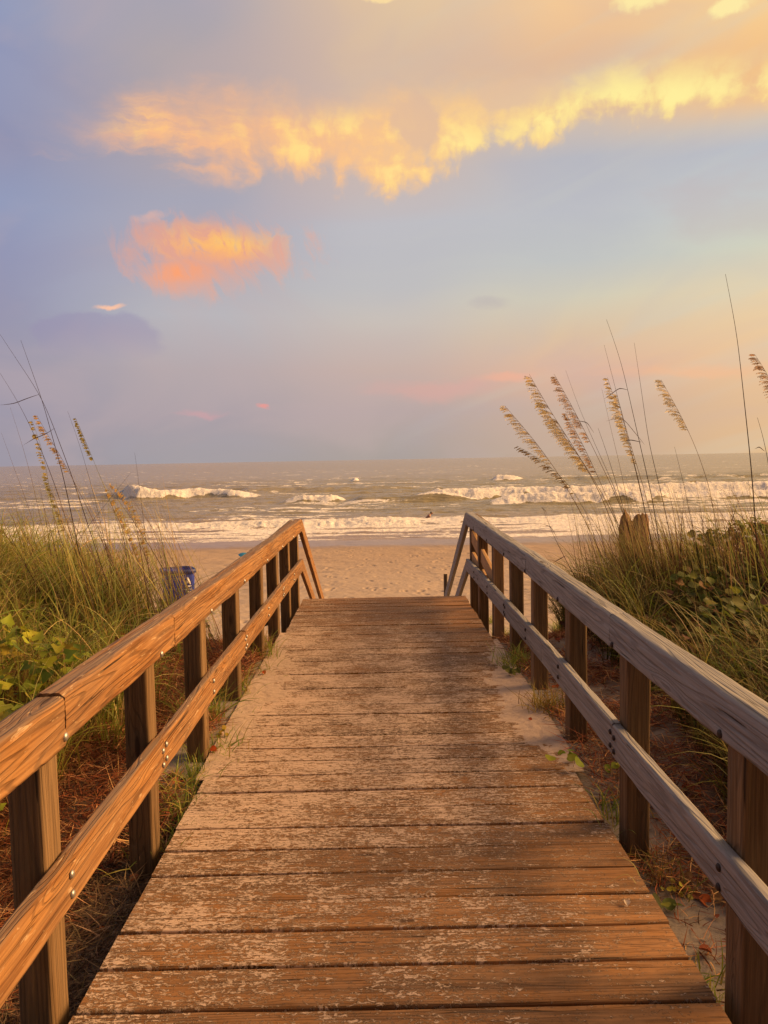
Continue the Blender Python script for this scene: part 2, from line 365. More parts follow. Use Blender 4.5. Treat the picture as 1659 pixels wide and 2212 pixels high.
hh = t.m('ADD', t.m('MULTIPLY', t.ss(0.05, 0.5, dent), t.m('MULTIPLY', t.ss(0.35, 0.65, t.noise(pos, 0.5, 3)), 0.012)), t.m('ADD', t.m('MULTIPLY', n2, 0.003), t.m('MULTIPLY', n3, 0.012)))
hh = t.m('MULTIPLY', hh, t.mixf(wetm, 1.0, 0.06))
setp(t, b, colr, rg, t.bump(hh, 1.0, 1.0), spec=t.mixf(wetm, 0.15, 0.6))
gnd = mk('ground', np.stack([X, Y, Z], -1).reshape(-1, 3), Q, m_sand); tag(gnd, kind='structure')

# ------------------------------------------------------------------ sea
cs = np.concatenate([[-24, -9, -4, -2.2, -1.5, -1.2, -1.0], np.arange(-0.86, 0.861, 0.0017), [1.0, 1.2, 1.5, 2.2, 4, 9, 24]])
ry = [36.0]
while ry[-1] < 420: ry.append(ry[-1]*1.0042 if ry[-1] < 190 else ry[-1]*1.012)
while ry[-1] < 26000: ry.append(ry[-1]*1.13)
ry = np.array(ry)
S, Yc = np.meshgrid(cs, ry); Xs = S*Yc
def crest(yc, A, env, front=1.6, back=6.0):
    d = Yc - yc
    return A*env*np.where(d < 0, np.exp(-(d/front)**2), np.exp(-(d/back)**2))
def win(a, b, s0, s1): return sst(a, a+s0, S)*sst(b, b-s1, S)
near = sst(300, 150, Yc)
chop = fbm(Xs*0.22, Yc*0.55, 21, 4)*0.22 + fbm(Xs*0.9, Yc*2.0, 22, 3)*0.07
swell = np.sin((Yc + 5*fbm(Xs*0.03, Yc*0.02, 23, 2))*0.33)*0.16*sst(70, 110, Yc)
zw = (chop*sst(46, 62, Yc) + swell)*near
foam = np.zeros_like(zw); froth = np.zeros_like(zw)
jit = fbm(Xs*0.16, Yc*0+3, 31, 3); jit2 = fbm(Xs*0.7, Yc*0+9, 33, 3)
def breaker(yc, A, env, fw, sd, front=1.6, back=6.0, dens=1.0, fback=0.8):
    global zw, foam, froth
    yk = yc + jit*1.6*(yc/80) + jit2*0.35
    zw = zw + crest(yk, A, env, front, back)
    d = Yc - yk
    wv = fw*(0.75 + 0.5*fbm(Xs*0.45, Yc*0+sd, sd, 3))
    band_ = sst(-wv, -wv*0.72, d)*sst(fback*1.6, fback*0.2, d)*np.clip(env*1.6, 0, 1)
    foam = np.maximum(foam, band_*dens); froth = np.maximum(froth, band_*env)
# far left roller
breaker(106, 1.35, win(-0.342, -0.125, 0.02, 0.09), 3.4, 41, 2.0, 9, 1.0, 1.3)
zw = zw + crest(108+jit*2, 0.9, win(-0.42, -0.28, 0.08, 0.05), 2.5, 7)
# right big double roller
breaker(94, 1.15, win(0.045, 0.95, 0.03, 0.1), 4.5, 42, 2.0, 8, 1.0, 1.4)
breaker(80.5, 0.85, win(0.125, 0.9, 0.05, 0.1)*(0.72+0.28*sst(-0.5, 0.4, fbm(Xs*0.12, Yc*0+5, 51, 2))), 3.0, 43, 1.6, 5, 1.0, 1.2)
breaker(86, 0.35, win(0.035, 0.14, 0.03, 0.03), 1.1, 44, 1.5, 3, 0.8)
# mid crest, bare shoulder
breaker(89, 0.75, win(-0.14, -0.035, 0.04, 0.03), 2.3, 45, 1.6, 5, 0.95)
zw = zw + crest(87+jit, 0.75, win(-0.05, 0.12, 0.03, 0.05), 2.0, 4)
# small far whitecaps
breaker(160, 0.9, win(0.142, 0.195, 0.01, 0.03), 5.0, 46, 2.5, 8, 1.0, 2)
breaker(163, 0.6, win(0.21, 0.36, 0.03, 0.06), 1.6, 47, 2.5, 8, 0.7, 1)
breaker(176, 0.7, win(-0.038, -0.026, 0.004, 0.006), 4, 48, 2.5, 8, 1.0, 2)
zw = zw + crest(146+jit*3, 0.95, win(0.17, 0.9, 0.06, 0.1), 3.5, 9)
zw = zw + crest(122+jit*3, 0.6, win(-0.3, 0.1, 0.06, 0.1), 3, 9)
# shore break across the whole view
breaker(57.6, 0.42, win(-1.5, 1.5, 0.1, 0.1)*(0.72+0.28*fbm(Xs*0.1, Yc*0+1, 61, 2))*(1-0.65*np.exp(-((S-0.06)/0.03)**2)), 3.0, 49, 1.1, 2.6, 1.0, 0.9)
breaker(51.5, 0.12, win(-1.5, 1.5, 0.1, 0.1)*(0.5+0.5*fbm(Xs*0.14, Yc*0+4, 62, 2)), 0.9, 50, 0.7, 1.4, 0.75, 0.3)
# lacy sheets of foam
lace = fbm(Xs*0.13, Yc*0.95, 71, 5, 0.6)
cover = sst(70, 57, Yc)*sst(44.5, 47.5, Yc + jit*1.2)*0.62
cover = np.maximum(cover, 0.30*sst(96, 84, Yc)*sst(60, 66, Yc)*(0.35+0.65*win(-0.24, 0.02, 0.06, 0.08)))
cover = np.maximum(cover, 0.42*win(-1, -0.30, 0.05, 0.1)*sst(108, 100, Yc)*sst(84, 90, Yc))
cover = np.maximum(cover, 0.45*win(0.2, 1.2, 0.2, 0.1)*sst(84, 78, Yc)*sst(58, 64, Yc))
foam = np.maximum(foam, np.clip(cover + lace*0.75*(cover > 0.02), 0, 0.74))
wc = sst(0.62, 0.72, vn(Xs*0.10, Yc*0.22, 81)*0.5+vn(Xs*0.5, Yc*0.8, 82)*0.5)*sst(90, 120, Yc)*sst(900, 300, Yc)*0.5
foam = np.maximum(foam, wc)
zw = zw + froth*(np.abs(fbm(Xs*1.6, Yc*1.6, 91, 4))*0.62 - 0.10)*np.clip(Yc/70, 0.5, 1.2)*0.45
zw = zw + (foam > 0.3)*fbm(Xs*2.2, Yc*2.2, 93, 3)*0.025
zw = SEA_Z + zw*sst(43, 50, Yc)*1.0
zw = zw + 0.05*fbm(Xs*0.1, Yc*0.4, 95, 2)*sst(52, 46, Yc)
ny, nx = Xs.shape; idx = np.arange(ny*nx).reshape(ny, nx)
Q = np.stack([idx[:-1, :-1], idx[:-1, 1:], idx[1:, 1:], idx[1:, :-1]], -1).reshape(-1, 4)
m_sea, t, b = material('sea_water')
pos = t.geo(); px_, py_, pz_ = t.sep(pos)
fo = t.attr('foam', 'Fac')
fn = t.noise(t.vm('MULTIPLY', pos, (0.55, 1.5, 1.0)), 1.0, 6, 0.68, 0.6)
fn2 = t.noise(pos, 3.5, 5, 0.65, 0.4)
fmask = t.ss(0.44, 0.60, t.m('ADD', fo, t.m('MULTIPLY', t.m('SUBTRACT', t.mixf(0.3, fn, fn2), 0.5), t.mixf(t.ss(0.7, 1.0, fo), 1.5, 0.25))))
fmask = t.m('MULTIPLY', fmask, t.ss(0.02, 0.12, fo))
r1 = t.noise(t.vm('MULTIPLY', pos, (0.35, 1.1, 1)), 1.0, 6, 0.62, 0.3)
r2 = t.noise(t.vm('MULTIPLY', pos, (0.05, 0.16, 1)), 1.0, 4, 0.6)
shal = t.ss(75, 48, py_)
wcol = t.mix(r2, (0.175, 0.155, 0.09), (0.32, 0.265, 0.15))
wcol = t.mix(shal, wcol, (0.28, 0.20, 0.14))
wb = t.bump(t.m('ADD', t.m('MULTIPLY', r1, 0.55), t.m('MULTIPLY', r2, 1.2)), 1.0, 0.7)
fcol = t.mix(t.ss(0.35, 0.65, fn2), (0.66, 0.64, 0.64), (0.86, 0.83, 0.80))
fb = t.bump(t.m('ADD', t.m('MULTIPLY', fn2, 0.3), t.m('MULTIPLY', fn, 0.25)), 0.9, 0.6)
b.inputs['IOR'].default_value = 1.33
setp(t, b, wcol, t.mixf(shal, 0.20, 0.14), wb)
fd = t.n.new('ShaderNodeBsdfDiffuse'); t.l.new(fcol, fd.inputs[0]); t.l.new(fb, fd.inputs['Normal'])
mx = t.n.new('ShaderNodeMixShader'); t.l.new(fmask, mx.inputs[0]); t.l.new(b.outputs[0], mx.inputs[1]); t.l.new(fd.outputs[0], mx.inputs[2])
t.l.new(mx.outputs[0], m_sea.node_tree.nodes['Material Output'].inputs['Surface'])
sea = mk('sea', np.stack([Xs, Yc, zw], -1).reshape(-1, 3), Q, m_sea, attrs={'foam': foam.ravel()}); tag(sea, kind='structure')

# ------------------------------------------------------------------ wood
def wood(name, dark, light, grey=None, greyamt=0.0, sand=False, line=1.0, rough=0.8, knots=1.0, scuff=0.0, scuffc=(0.62, 0.46, 0.28), topgrey=0.0):
    m, t, b = material(name)
    wp = t.attr('wp'); x, y, z = t.sep(wp); tint = t.attr('tint', 'Fac')
    kq = t.comb(t.m('MULTIPLY', x, 1.5), t.m('MULTIPLY', y, 6.5), t.m('MULTIPLY', z, 6.5))
    kd = t.voro(kq, 1.0)
    k = t.ss(0.34, 0.0, kd)
    f = t.noise(t.comb(t.m('MULTIPLY', x, 0.30), t.m('MULTIPLY', y, 6.5), t.m('MULTIPLY', z, 6.5)), 1.0, 3, 0.40, 0.1)
    f = t.m('ADD', f, t.m('MULTIPLY', k, 0.11*knots))
    s = t.m('SINE', t.m('MULTIPLY', f, 150.0))
    ring = t.ss(0.35, 1.0, s)
    fine = t.noise(t.comb(t.m('MULTIPLY', x, 3.5), t.m('MULTIPLY', y, 130), t.m('MULTIPLY', z, 130)), 1.0, 4, 0.65, 0.3)
    mid = t.noise(t.comb(t.m('MULTIPLY', x, 1.0), t.m('MULTIPLY', y, 34), t.m('MULTIPLY', z, 34)), 1.0, 5, 0.65, 0.3)
    blot = t.noise(t.comb(t.m('MULTIPLY', x, 2.2), t.m('MULTIPLY', y, 6), t.m('MULTIPLY', z, 6)), 1.0, 4, 0.6, 0.4)
    v = t.m('ADD', t.m('MULTIPLY', fine, 0.45), t.m('MULTIPLY', mid, 0.55))
    c = t.mix(t.ss(0.34, 0.64, v), dark, light)
    c = t.mix(t.m('MULTIPLY', ring, 0.48*line), c, tuple(q*0.35 for q in dark))
    if grey is not None:
        c = t.mix(t.m('MULTIPLY', t.ss(0.35, 0.62, t.m('ADD', t.m('MULTIPLY', blot, 0.6), t.m('MULTIPLY', mid, 0.4))), greyamt), c, grey)
    if topgrey:
        nz = t.sep(t.geo('Normal'))[2]
        c = t.mix(t.m('MULTIPLY', t.m('MULTIPLY', t.ss(0.5, 0.9, nz), t.ss(0.32, 0.58, mid)), topgrey), c, (0.17, 0.125, 0.095))
    crack = t.ss(0.345, 0.27, t.noise(t.comb(t.m('MULTIPLY', x, 2.0), t.m('MULTIPLY', y, 55), t.m('MULTIPLY', z, 55)), 1.0, 3, 0.5, 0.1))
    c = t.mix(t.m('MULTIPLY', crack, 0.8), c, (0.02, 0.014, 0.01))
    kn = t.m('MULTIPLY', t.ss(0.10, 0.045, kd), 0.8*knots)
    c = t.mix(kn, c, (0.045, 0.026, 0.016))
    if scuff:
        sn = t.noise(t.comb(t.m('MULTIPLY', x, 12), t.m('MULTIPLY', y, 70), t.m('MULTIPLY', z, 70)), 1.0, 3, 0.6, 0.6)
        c = t.mix(t.m('MULTIPLY', t.ss(0.62, 0.70, sn), scuff), c, scuffc)
    c = t.mix(1.0, c, t.comb(tint, tint, tint), 'MULTIPLY')
    h = t.m('ADD', t.m('MULTIPLY', fine, 0.35), t.m('ADD', t.m('MULTIPLY', mid, 0.5), t.m('MULTIPLY', ring, -0.55*line)))
    h = t.m('SUBTRACT', h, t.m('MULTIPLY', crack, 1.5))
    rr = rough
    if sand:
        pos = t.geo(); X_, Y_, Z_ = t.sep(pos)
        ax = t.m('ABSOLUTE', t.m('SUBTRACT', X_, -0.12))
        cov = t.ramp(t.m('DIVIDE', Y_, 10.0), [(0.15, 0.40), (0.26, 0.46), (0.36, 0.56), (0.5, 0.62), (0.66, 0.56), (0.78, 0.44), (0.9, 0.34)])
        cov = t.m('SUBTRACT', cov, t.m('MULTIPLY', t.ss(0.2, 0.95, X_), 0.13))
        cov = t.m('ADD', cov, t.m('MULTIPLY', t.ss(-0.1, -0.8, X_), 0.07))
        cov = t.m('ADD', cov, t.m('MULTIPLY', t.m('SUBTRACT', t.noise(pos, 3.4, 4, 0.6), 0.5), 0.55))
        cov = t.m('ADD', cov, t.m('MULTIPLY', t.m('SUBTRACT', tint, 0.95), 0.3))
        l1 = t.noise(t.vm('MULTIPLY', pos, (50, 95, 30)), 1.0, 6, 0.70, 0.9)
        l2 = t.noise(t.vm('MULTIPLY', pos, (12, 24, 20)), 1.0, 4, 0.7, 0.8)
        l3 = t.noise(t.vm('MULTIPLY', pos, (7, 90, 20)), 1.0, 3, 0.6, 0.3)
        lace = t.m('ADD', t.m('MULTIPLY', l1, 0.56), t.m('ADD', t.m('MULTIPLY', l2, 0.24), t.m('MULTIPLY', l3, 0.20)))
        thr = t.m('SUBTRACT', 1.0, cov)
        thr = t.m('MULTIPLY_ADD', thr, 0.34, 0.335)
        sm = t.ss(t.m('SUBTRACT', thr, 0.015), t.m('ADD', thr, 0.035), lace)
        gr = t.noise(pos, 420, 2, 0.6)
        sc = t.mix(gr, (0.50, 0.36, 0.27), (0.82, 0.63, 0.50))
        dust = t.m('MULTIPLY', t.ss(0.40, 0.60, t.noise(pos, 9, 4, 0.7)), t.m('MULTIPLY', cov, 0.30))
        c = t.mix(dust, c, (0.42, 0.30, 0.21))
        c = t.mix(t.m('MULTIPLY', sm, 0.86), c, sc)
        h = t.m('ADD', h, t.m('MULTIPLY', sm, t.m('ADD', 1.6, t.m('MULTIPLY', gr, 0.6))))
        rr = t.mixf(sm, rough, 0.95)
    setp(t, b, c, rr, t.bump(h, 1.0, 0.0038), spec=0.25)
    return m
m_left = wood('weathered_wood_tan', (0.15, 0.060, 0.018), (0.42, 0.205, 0.066), (0.22, 0.165, 0.12), 0.30, line=0.9, scuff=0.5, topgrey=0.8)
m_right = wood('weathered_wood_grey', (0.19, 0.175, 0.165), (0.36, 0.34, 0.315), (0.28, 0.27, 0.26), 0.5, line=0.85, scuff=0.25, scuffc=(0.5, 0.46, 0.43))
m_post = wood('post_wood', (0.12, 0.066, 0.028), (0.30, 0.18, 0.080), (0.17, 0.13, 0.09), 0.35, line=0.7)
m_new = wood('new_wood', (0.42, 0.235, 0.095), (0.56, 0.34, 0.16), line=0.35, knots=0.5)
m_deck = wood('deck_wood', (0.11, 0.055, 0.024), (0.28, 0.15, 0.068), (0.42, 0.19, 0.055), 0.55, sand=True, line=0.8, rough=0.7)
m_frame = wood('stair_wood', (0.10, 0.065, 0.04), (0.20, 0.14, 0.09), line=0.6)
def beam(g, p0, p1, w, h, side=(1, 0, 0), ds=0.03, r=0.006, amp=0.0012, tint=1.0, nside=6, wear=0.0, wearsd=0, cup=0.0):
    """board from p0 to p1 (centre line), w along side, h across; rounded edges, worn surface"""
    p0 = np.array(p0, float); p1 = np.array(p1, float); L = np.linalg.norm(p1-p0); tt = (p1-p0)/L
    s = np.array(side, float); s -= tt*s.dot(tt); s /= np.linalg.norm(s); u = np.cross(s, tt)
    if u[2] < -1e-6: u = -u
    a, c = w/2, h/2
    pts = []; nr = []
    def sidepts(q0, q1, n, nn):
        for i in range(n):
            f = (i+0.5)/n; pts.append((q0[0]+(q1[0]-q0[0])*f, q0[1]+(q1[1]-q0[1])*f)); nr.append(nn)
    na = max(2, int(nside*w/(w+h)*2)); nc = max(2, int(nside*h/(w+h)*2))
    def corner(cx, cy, a0):
        for k in range(3):
            an = a0 + k*math.pi/4
            pts.append((cx+r*math.cos(an), cy+r*math.sin(an))); nr.append((math.cos(an), math.sin(an)))
    sidepts((a, -c+r), (a, c-r), nc, (1, 0)); corner(a-r, c-r, 0)
    sidepts((a-r, c), (-a+r, c), na, (0, 1)); corner(-a+r, c-r, math.pi/2)
    sidepts((-a, c-r), (-a, -c+r), nc, (-1, 0)); corner(-a+r, -c+r, math.pi)
    sidepts((-a+r, -c), (a-r, -c), na, (0, -1)); corner(a-r, -c+r, 1.5*math.pi)
    pts = np.array(pts); nr = np.array(nr); m = len(pts)
    n = max(2, int(L/ds)+1); l = np.linspace(0, L, n)
    off = rng.random(3)*np.array([40, 10, 10])
    LL, PX = np.meshgrid(l, pts[:, 0], indexing='ij'); _, PY = np.meshgrid(l, pts[:, 1], indexing='ij')
    NX = np.broadcast_to(nr[:, 0], LL.shape); NY = np.broadcast_to(nr[:, 1], LL.shape)
    sd = int(off[0]*100)
    d = amp*fbm(LL*6+off[0], (PX+PY*1.7)*90+off[1], sd, 3) + amp*0.8*fbm(LL*2.2, (PX-PY)*25, sd+5, 2)
    if wear:
        ed = (np.abs(np.abs(NX)-0.7) < 0.1)*1.0
        d = d - ed*wear*np.clip(fbm(LL*3.1+off[1], PX*3, sd+9, 3)+0.15, 0, 1)
    PX2 = PX+NX*d; PY2 = PY+NY*d
    bow = cup*fbm(LL*0.8+off[2], LL*0, sd+2, 2)
    V = p0 + LL[..., None]*tt + PX2[..., None]*s + (PY2+bow)[..., None]*u
    V = V.reshape(-1, 3)
    wp = np.stack([LL+off[0], PX+off[1], PY+off[2]], -1).reshape(-1, 3)
    i = np.arange(n-1)[:, None]*m; j = np.arange(m)[None, :]; j2 = (j+1) % m
    Q = np.stack([i+j, i+j2, i+m+j2, i+m+j], -1).reshape(-1, 4)
    cen = np.array([p0, p1]); cw = np.array([[off[0], off[1], off[2]], [L+off[0], off[1], off[2]]])
    nv = len(V)
    V = np.concatenate([V, V[:m], V[-m-0:] if False else V[(n-1)*m:n*m], cen]); 
    wp = np.concatenate([wp, wp[:m], wp[(n-1)*m:n*m], cw])
    jj = np.arange(m); jj2 = (jj+1) % m
    T = np.concatenate([np.stack([nv+jj2, nv+jj, np.full(m, nv+2*m)], -1), np.stack([nv+m+jj, nv+m+jj2, np.full(m, nv+2*m+1)], -1)])
    # keep outward winding
    if np.dot(np.cross(s, u), tt) > 0: Q = Q[:, ::-1].copy() if False else Q
    else: Q = Q[:, ::-1].copy(); T = T[:, ::-1].copy()
    g.add(V, Q, T, wp=wp, tint=np.full(len(V), tint))
def beam_obj(name, mat, parent, *a, **k):
    g = Geo(); beam(g, *a, **k); return g.build(name, mat, parent)

# ---- boardwalk
bw = empty('boardwalk', (0, 4.5, 0)); tag(bw, 'weathered plank boardwalk dusted with sand leading down to the beach', 'boardwalk')
g = Geo(); y = -0.45; k = 0
while y < 8.86:
    w = 0.176
    w += rng.uniform(-0.003, 0.003)
    gap = rng.uniform(0.007, 0.013)
    zz = rng.uniform(-0.003, 0.002); tl = rng.normal(0, 0.002); sk = rng.normal(0, 0.0015)
    far = y > 5.5
    beam(g, (-0.915-rng.uniform(0, 0.012), y+w/2+sk, -0.0195+zz-tl), (0.952+rng.uniform(0, 0.012), y+w/2-sk, -0.0195+zz+tl), w, 0.039, side=(0, 1, 0),
         ds=0.05 if far else 0.022, r=0.004, amp=0.0016, tint=rng.uniform(0.82, 1.12), nside=5 if far else 9, wear=0.004, cup=0.002)
    y += w + gap
g.build('deck_boards', m_deck, bw)
for x in (-0.84, 0.02, 0.88):
    beam_obj('stringer', m_frame, bw, (x, -0.4, -0.13), (x, 8.93, -0.13), 0.04, 0.17, ds=0.2, tint=0.6)
NST = 8
for i in range(NST):
    zt = -0.165*(i+1); yt = 8.96 + 0.30*i
    g = Geo()
    for q in (0, 1): beam(g, (-0.92, yt+0.075+q*0.146, zt-0.02), (0.95, yt+0.075+q*0.146, zt-0.02), 0.14, 0.038, side=(0, 1, 0), ds=0.1, tint=rng.uniform(0.85, 1.05))
    g.build('step', m_deck, bw)
for x in (-0.90, 0.93):
    beam_obj('stair_stringer', m_frame, bw, (x, 8.95, -0.20), (x, 11.35, -1.52), 0.04, 0.26, ds=0.2, tint=0.8)

# ---- railings
m_bolt, t, b = material('galvanised_bolt'); setp(t, b, t.mix(t.noise(t.geo(), 300, 3), (0.30, 0.29, 0.28), (0.55, 0.54, 0.52)), 0.45, metallic=0.8)
m_bolt_shade, t, b = material('shaded_bolt'); setp(t, b, t.mix(t.noise(t.geo(), 300, 3), (0.02, 0.015, 0.013), (0.07, 0.045, 0.035)), 0.6, metallic=0.4)  # right-hand bolts: the shade on that side is put into a darker colour
def bolt(parent, x, y, z, sx, mat, r=0.0125):
    V = []; Q = []; T = []
    for i, (rr, hh) in enumerate([(1.0, 0.0), (1.0, 0.15), (0.85, 0.40), (0.5, 0.58)]):
        for k in range(12):
            a = k*math.pi/6; V.append((x+sx*hh*r, y+math.cos(a)*r*rr, z+math.sin(a)*r*rr))
    V.append((x+sx*0.62*r, y, z))
    for i in range(3):
        for k in range(12): Q.append((i*12+k, i*12+(k+1) % 12, (i+1)*12+(k+1) % 12, (i+1)*12+k))
    for k in range(12): T.append((36+k, 36+(k+1) % 12, 48))
    g = Geo(); g.add(V, Q, T); return g.build('bolt', mat, parent)
def railing(sx, name_label, m_rail, xin, posts, topj, lowj, ztop, zlow, m_b):
    r = empty('railing', (sx*1.0, 4.5, 0)); tag(r, name_label, 'railing', 'railings along the boardwalk')
    d = sx
    for y in posts:
        px = xin + d*(0.045+0.052)
        zb = G1(px, y) - 0.25; zt = 0.86 + (0.02 if y > 8 else 0)
        beam_obj('post', m_post, r, (px+rng.uniform(-.004, .004), y+0.055, zb), (px+rng.uniform(-.004, .004), y+0.055, zt-0.01), 0.100, 0.112, side=(1, 0, 0), ds=0.04, tint=rng.uniform(0.8, 1.1), r=0.007, wear=0.004, amp=0.0016)
    def zt_(y): return np.interp(y, ztop[0], ztop[1])
    def zl_(y): return np.interp(y, zlow[0], zlow[1])
    for a, b_ in zip(topj[:-1], topj[1:]):
        near_ = a < 3.4
        beam_obj('top_rail', m_rail, r, (xin+d*0.045, a+0.002, zt_(a)-0.076), (xin+d*0.045, b_-0.002, zt_(b_)-0.076), 0.09, 0.152, side=(1, 0, 0), ds=0.012 if near_ else 0.03, r=0.014, amp=0.0022,
                 tint=rng.uniform(0.92, 1.08), nside=22 if near_ else 10, wear=0.007, cup=0.008)
    for a, b_ in zip(lowj[:-1], lowj[1:]):
        near_ = a < 3.4
        beam_obj('lower_rail', m_rail, r, (xin+d*0.022, a+0.002, zl_(a)-0.072), (xin+d*0.022, b_-0.002, zl_(b_)-0.072), 0.042, 0.145, side=(1, 0, 0), ds=0.015 if near_ else 0.03, r=0.007, amp=0.0018,
                 tint=rng.uniform(0.92, 1.08), nside=20 if near_ else 10, wear=0.005, cup=0.006)
    for y in posts:
        if y > 8.6 or y < 1.2: continue
        sp = (0,) if min(abs(y+0.05-q) for q in lowj) > 0.3 else (-0.028, 0.022)
        for o in sp:
            bolt(r, xin-d*0.0005, y+0.055+o, float(zl_(y))-0.045+o*0.2, -d, m_b)
            bolt(r, xin-d*0.0005, y+0.055+o, float(zl_(y))-0.105+o*0.2, -d, m_b)
        bolt(r, xin-d*0.0005, y+0.055, float(zt_(y))-0.125, -d, m_b, 0.0135)
    return r
postL = [-0.2, 1.20, 2.135, 3.118, 4.07, 5.09, 6.14, 7.10, 8.0, 8.86]
postR = [-0.2, 1.20, 2.145, 3.20, 4.21, 5.19, 6.10, 7.10, 8.12, 8.86]
rl = railing(-1, 'left railing, tan sunlit timber with silvery bolt heads', m_left, -0.93, postL, [-0.9, 2.20, 3.39, 6.2, 8.97], [-0.9, 3.16, 5.15, 7.1, 8.97],
             ([-1, 2, 4, 9], [0.945, 0.94, 0.925, 0.93]), ([-1, 2, 4, 9], [0.445, 0.445, 0.46, 0.455]), m_bolt)
rr_ = railing(1, 'right railing, grey weathered timber with shade-darkened bolt heads and newer braces', m_right, 0.98, postR, [-0.9, 3.30, 5.24, 8.97], [-0.9, 3.26, 4.72, 6.2, 8.97],
              ([-1, 2, 3.4, 5.3, 9], [0.905, 0.905, 0.915, 0.945, 0.965]), ([-1, 2, 2.8, 4.1, 9], [0.42, 0.42, 0.43, 0.465, 0.42]), m_bolt_shade)
# sloping stair rails beyond the deck, outer boards, newer braces
for r, x, mt, zt, zl in ((rl, -0.93, m_left, 0.93, 0.455), (rr_, 0.98, m_right, 0.965, 0.40)):
    s = math.copysign(1, x)
    beam_obj('stair_rail', mt, r, (x+s*0.024, 8.99, zt-0.076), (x+s*0.024, 12.1, zt-0.076-1.50), 0.046, 0.145, ds=0.06, nside=8)
    beam_obj('stair_rail', mt, r, (x+s*0.024, 8.99, zl-0.07), (x+s*0.024, 12.0, zl-0.07-1.42), 0.04, 0.14, ds=0.06, nside=8)
    beam_obj('post', m_post, r, (x+s*0.1, 12.0, -1.7), (x+s*0.1, 12.0, -0.72), 0.1, 0.1, ds=0.1)
    beam_obj('outer_board', m_frame, r, (x+s*0.137, 6.3 if s < 0 else 7.2, zt-0.145), (x+s*0.137, 9.05, zt-0.09), 0.04, 0.14, ds=0.06, nside=8, tint=1.2)
beam_obj('brace', m_new, rr_, (1.055, 8.9, 0.70), (1.075, 7.35, 0.43), 0.04, 0.14, ds=0.06, nside=8)
beam_obj('brace', m_new, rr_, (1.055, 8.9, 0.46), (1.075, 7.9, 0.33), 0.038, 0.12, ds=0.06, nside=8, tint=0.95)
beam_obj('post', m_new, rr_, (1.065, 7.0, -0.6), (1.065, 7.0, 0.83), 0.09, 0.04, ds=0.1, tint=0.9)

# ---- sand drifted over the deck edges
def drift():
    xs_ = np.arange(-1.0, 1.03, 0.0085); ys_ = np.concatenate([np.arange(2.2, 5.2, 0.009), np.arange(5.2, 8.9, 0.014)])
    X, Y = np.meshgrid(xs_, ys_)
    eL = np.interp(Y, [3.3, 3.75, 4.1, 4.6, 5.1, 5.6, 6.1, 6.6, 7.1, 7.5], [-1.1, -0.90, -0.80, -0.72, -0.66, -0.63, -0.70, -0.80, -0.90, -1.1])
    eR = np.interp(Y, [3.0, 3.4, 3.9, 4.4, 4.9, 5.5, 6.1, 6.6, 7.0], [1.1, 0.93, 0.82, 0.70, 0.68, 0.72, 0.80, 0.90, 1.1])
    n = fbm(X*5, Y*5, 111, 4)*0.09; n2 = fbm(X*26, Y*34, 113, 4)
    dd = np.maximum(eL-X, X-eR) + n
    z = -0.004 + 0.06*np.clip(dd, -0.15, 0.4) + 0.006*n2
    mid = np.interp(Y, [2.2, 3.4, 4.2, 6.3, 7.4, 8.9], [-0.036, -0.030, -0.0165, -0.0150, -0.022, -0.035])
    mid = mid + 0.0045*n2 + 0.006*fbm(X*1.6, Y*9, 115, 3) + 0.003*np.exp(-((X+0.15)/0.5)**2)
    z = np.maximum(z, mid)
    ny, nx = X.shape; idx = np.arange(ny*nx).reshape(ny, nx)
    Q = np.stack([idx[:-1, :-1], idx[:-1, 1:], idx[1:, 1:], idx[1:, :-1]], -1).reshape(-1, 4)
    keep = (z.reshape(-1)[Q].max(1) > -0.02) & ~((np.abs(X.reshape(-1)[Q].mean(1)-0.02) > 0.93) & ((dd.reshape(-1)[Q].max(1) < 0.02) | (Y.reshape(-1)[Q].mean(1) < 3.8) | (np.abs(X.reshape(-1)[Q].mean(1)-0.02) > 0.985)))
    return mk('drifted_sand', np.stack([X, Y, z], -1).reshape(-1, 3), Q[keep], m_drift)
m_drift, t, b = material('drift_sand')
pos = t.geo(); n2 = t.noise(pos, 420, 3, 0.65); n3 = t.noise(pos, 12, 5, 0.65)
setp(t, b, t.mix(t.m('MULTIPLY', t.ss(0.6, 0.75, t.noise(pos, 160, 3)), 0.45), t.mix(t.m('ADD', t.m('MULTIPLY', n2, 0.6), t.m('MULTIPLY', n3, 0.4)), (0.36, 0.265, 0.20), (0.66, 0.50, 0.39)), (0.16, 0.11, 0.08)), 0.95,
     t.bump(t.m('ADD', n2, t.m('MULTIPLY', n3, 4)), 0.8, 0.004), spec=0.15)
ds_ = drift(); tag(ds_, 'pale sand blown over the deck edges and between the planks', 'sand', kind='stuff')
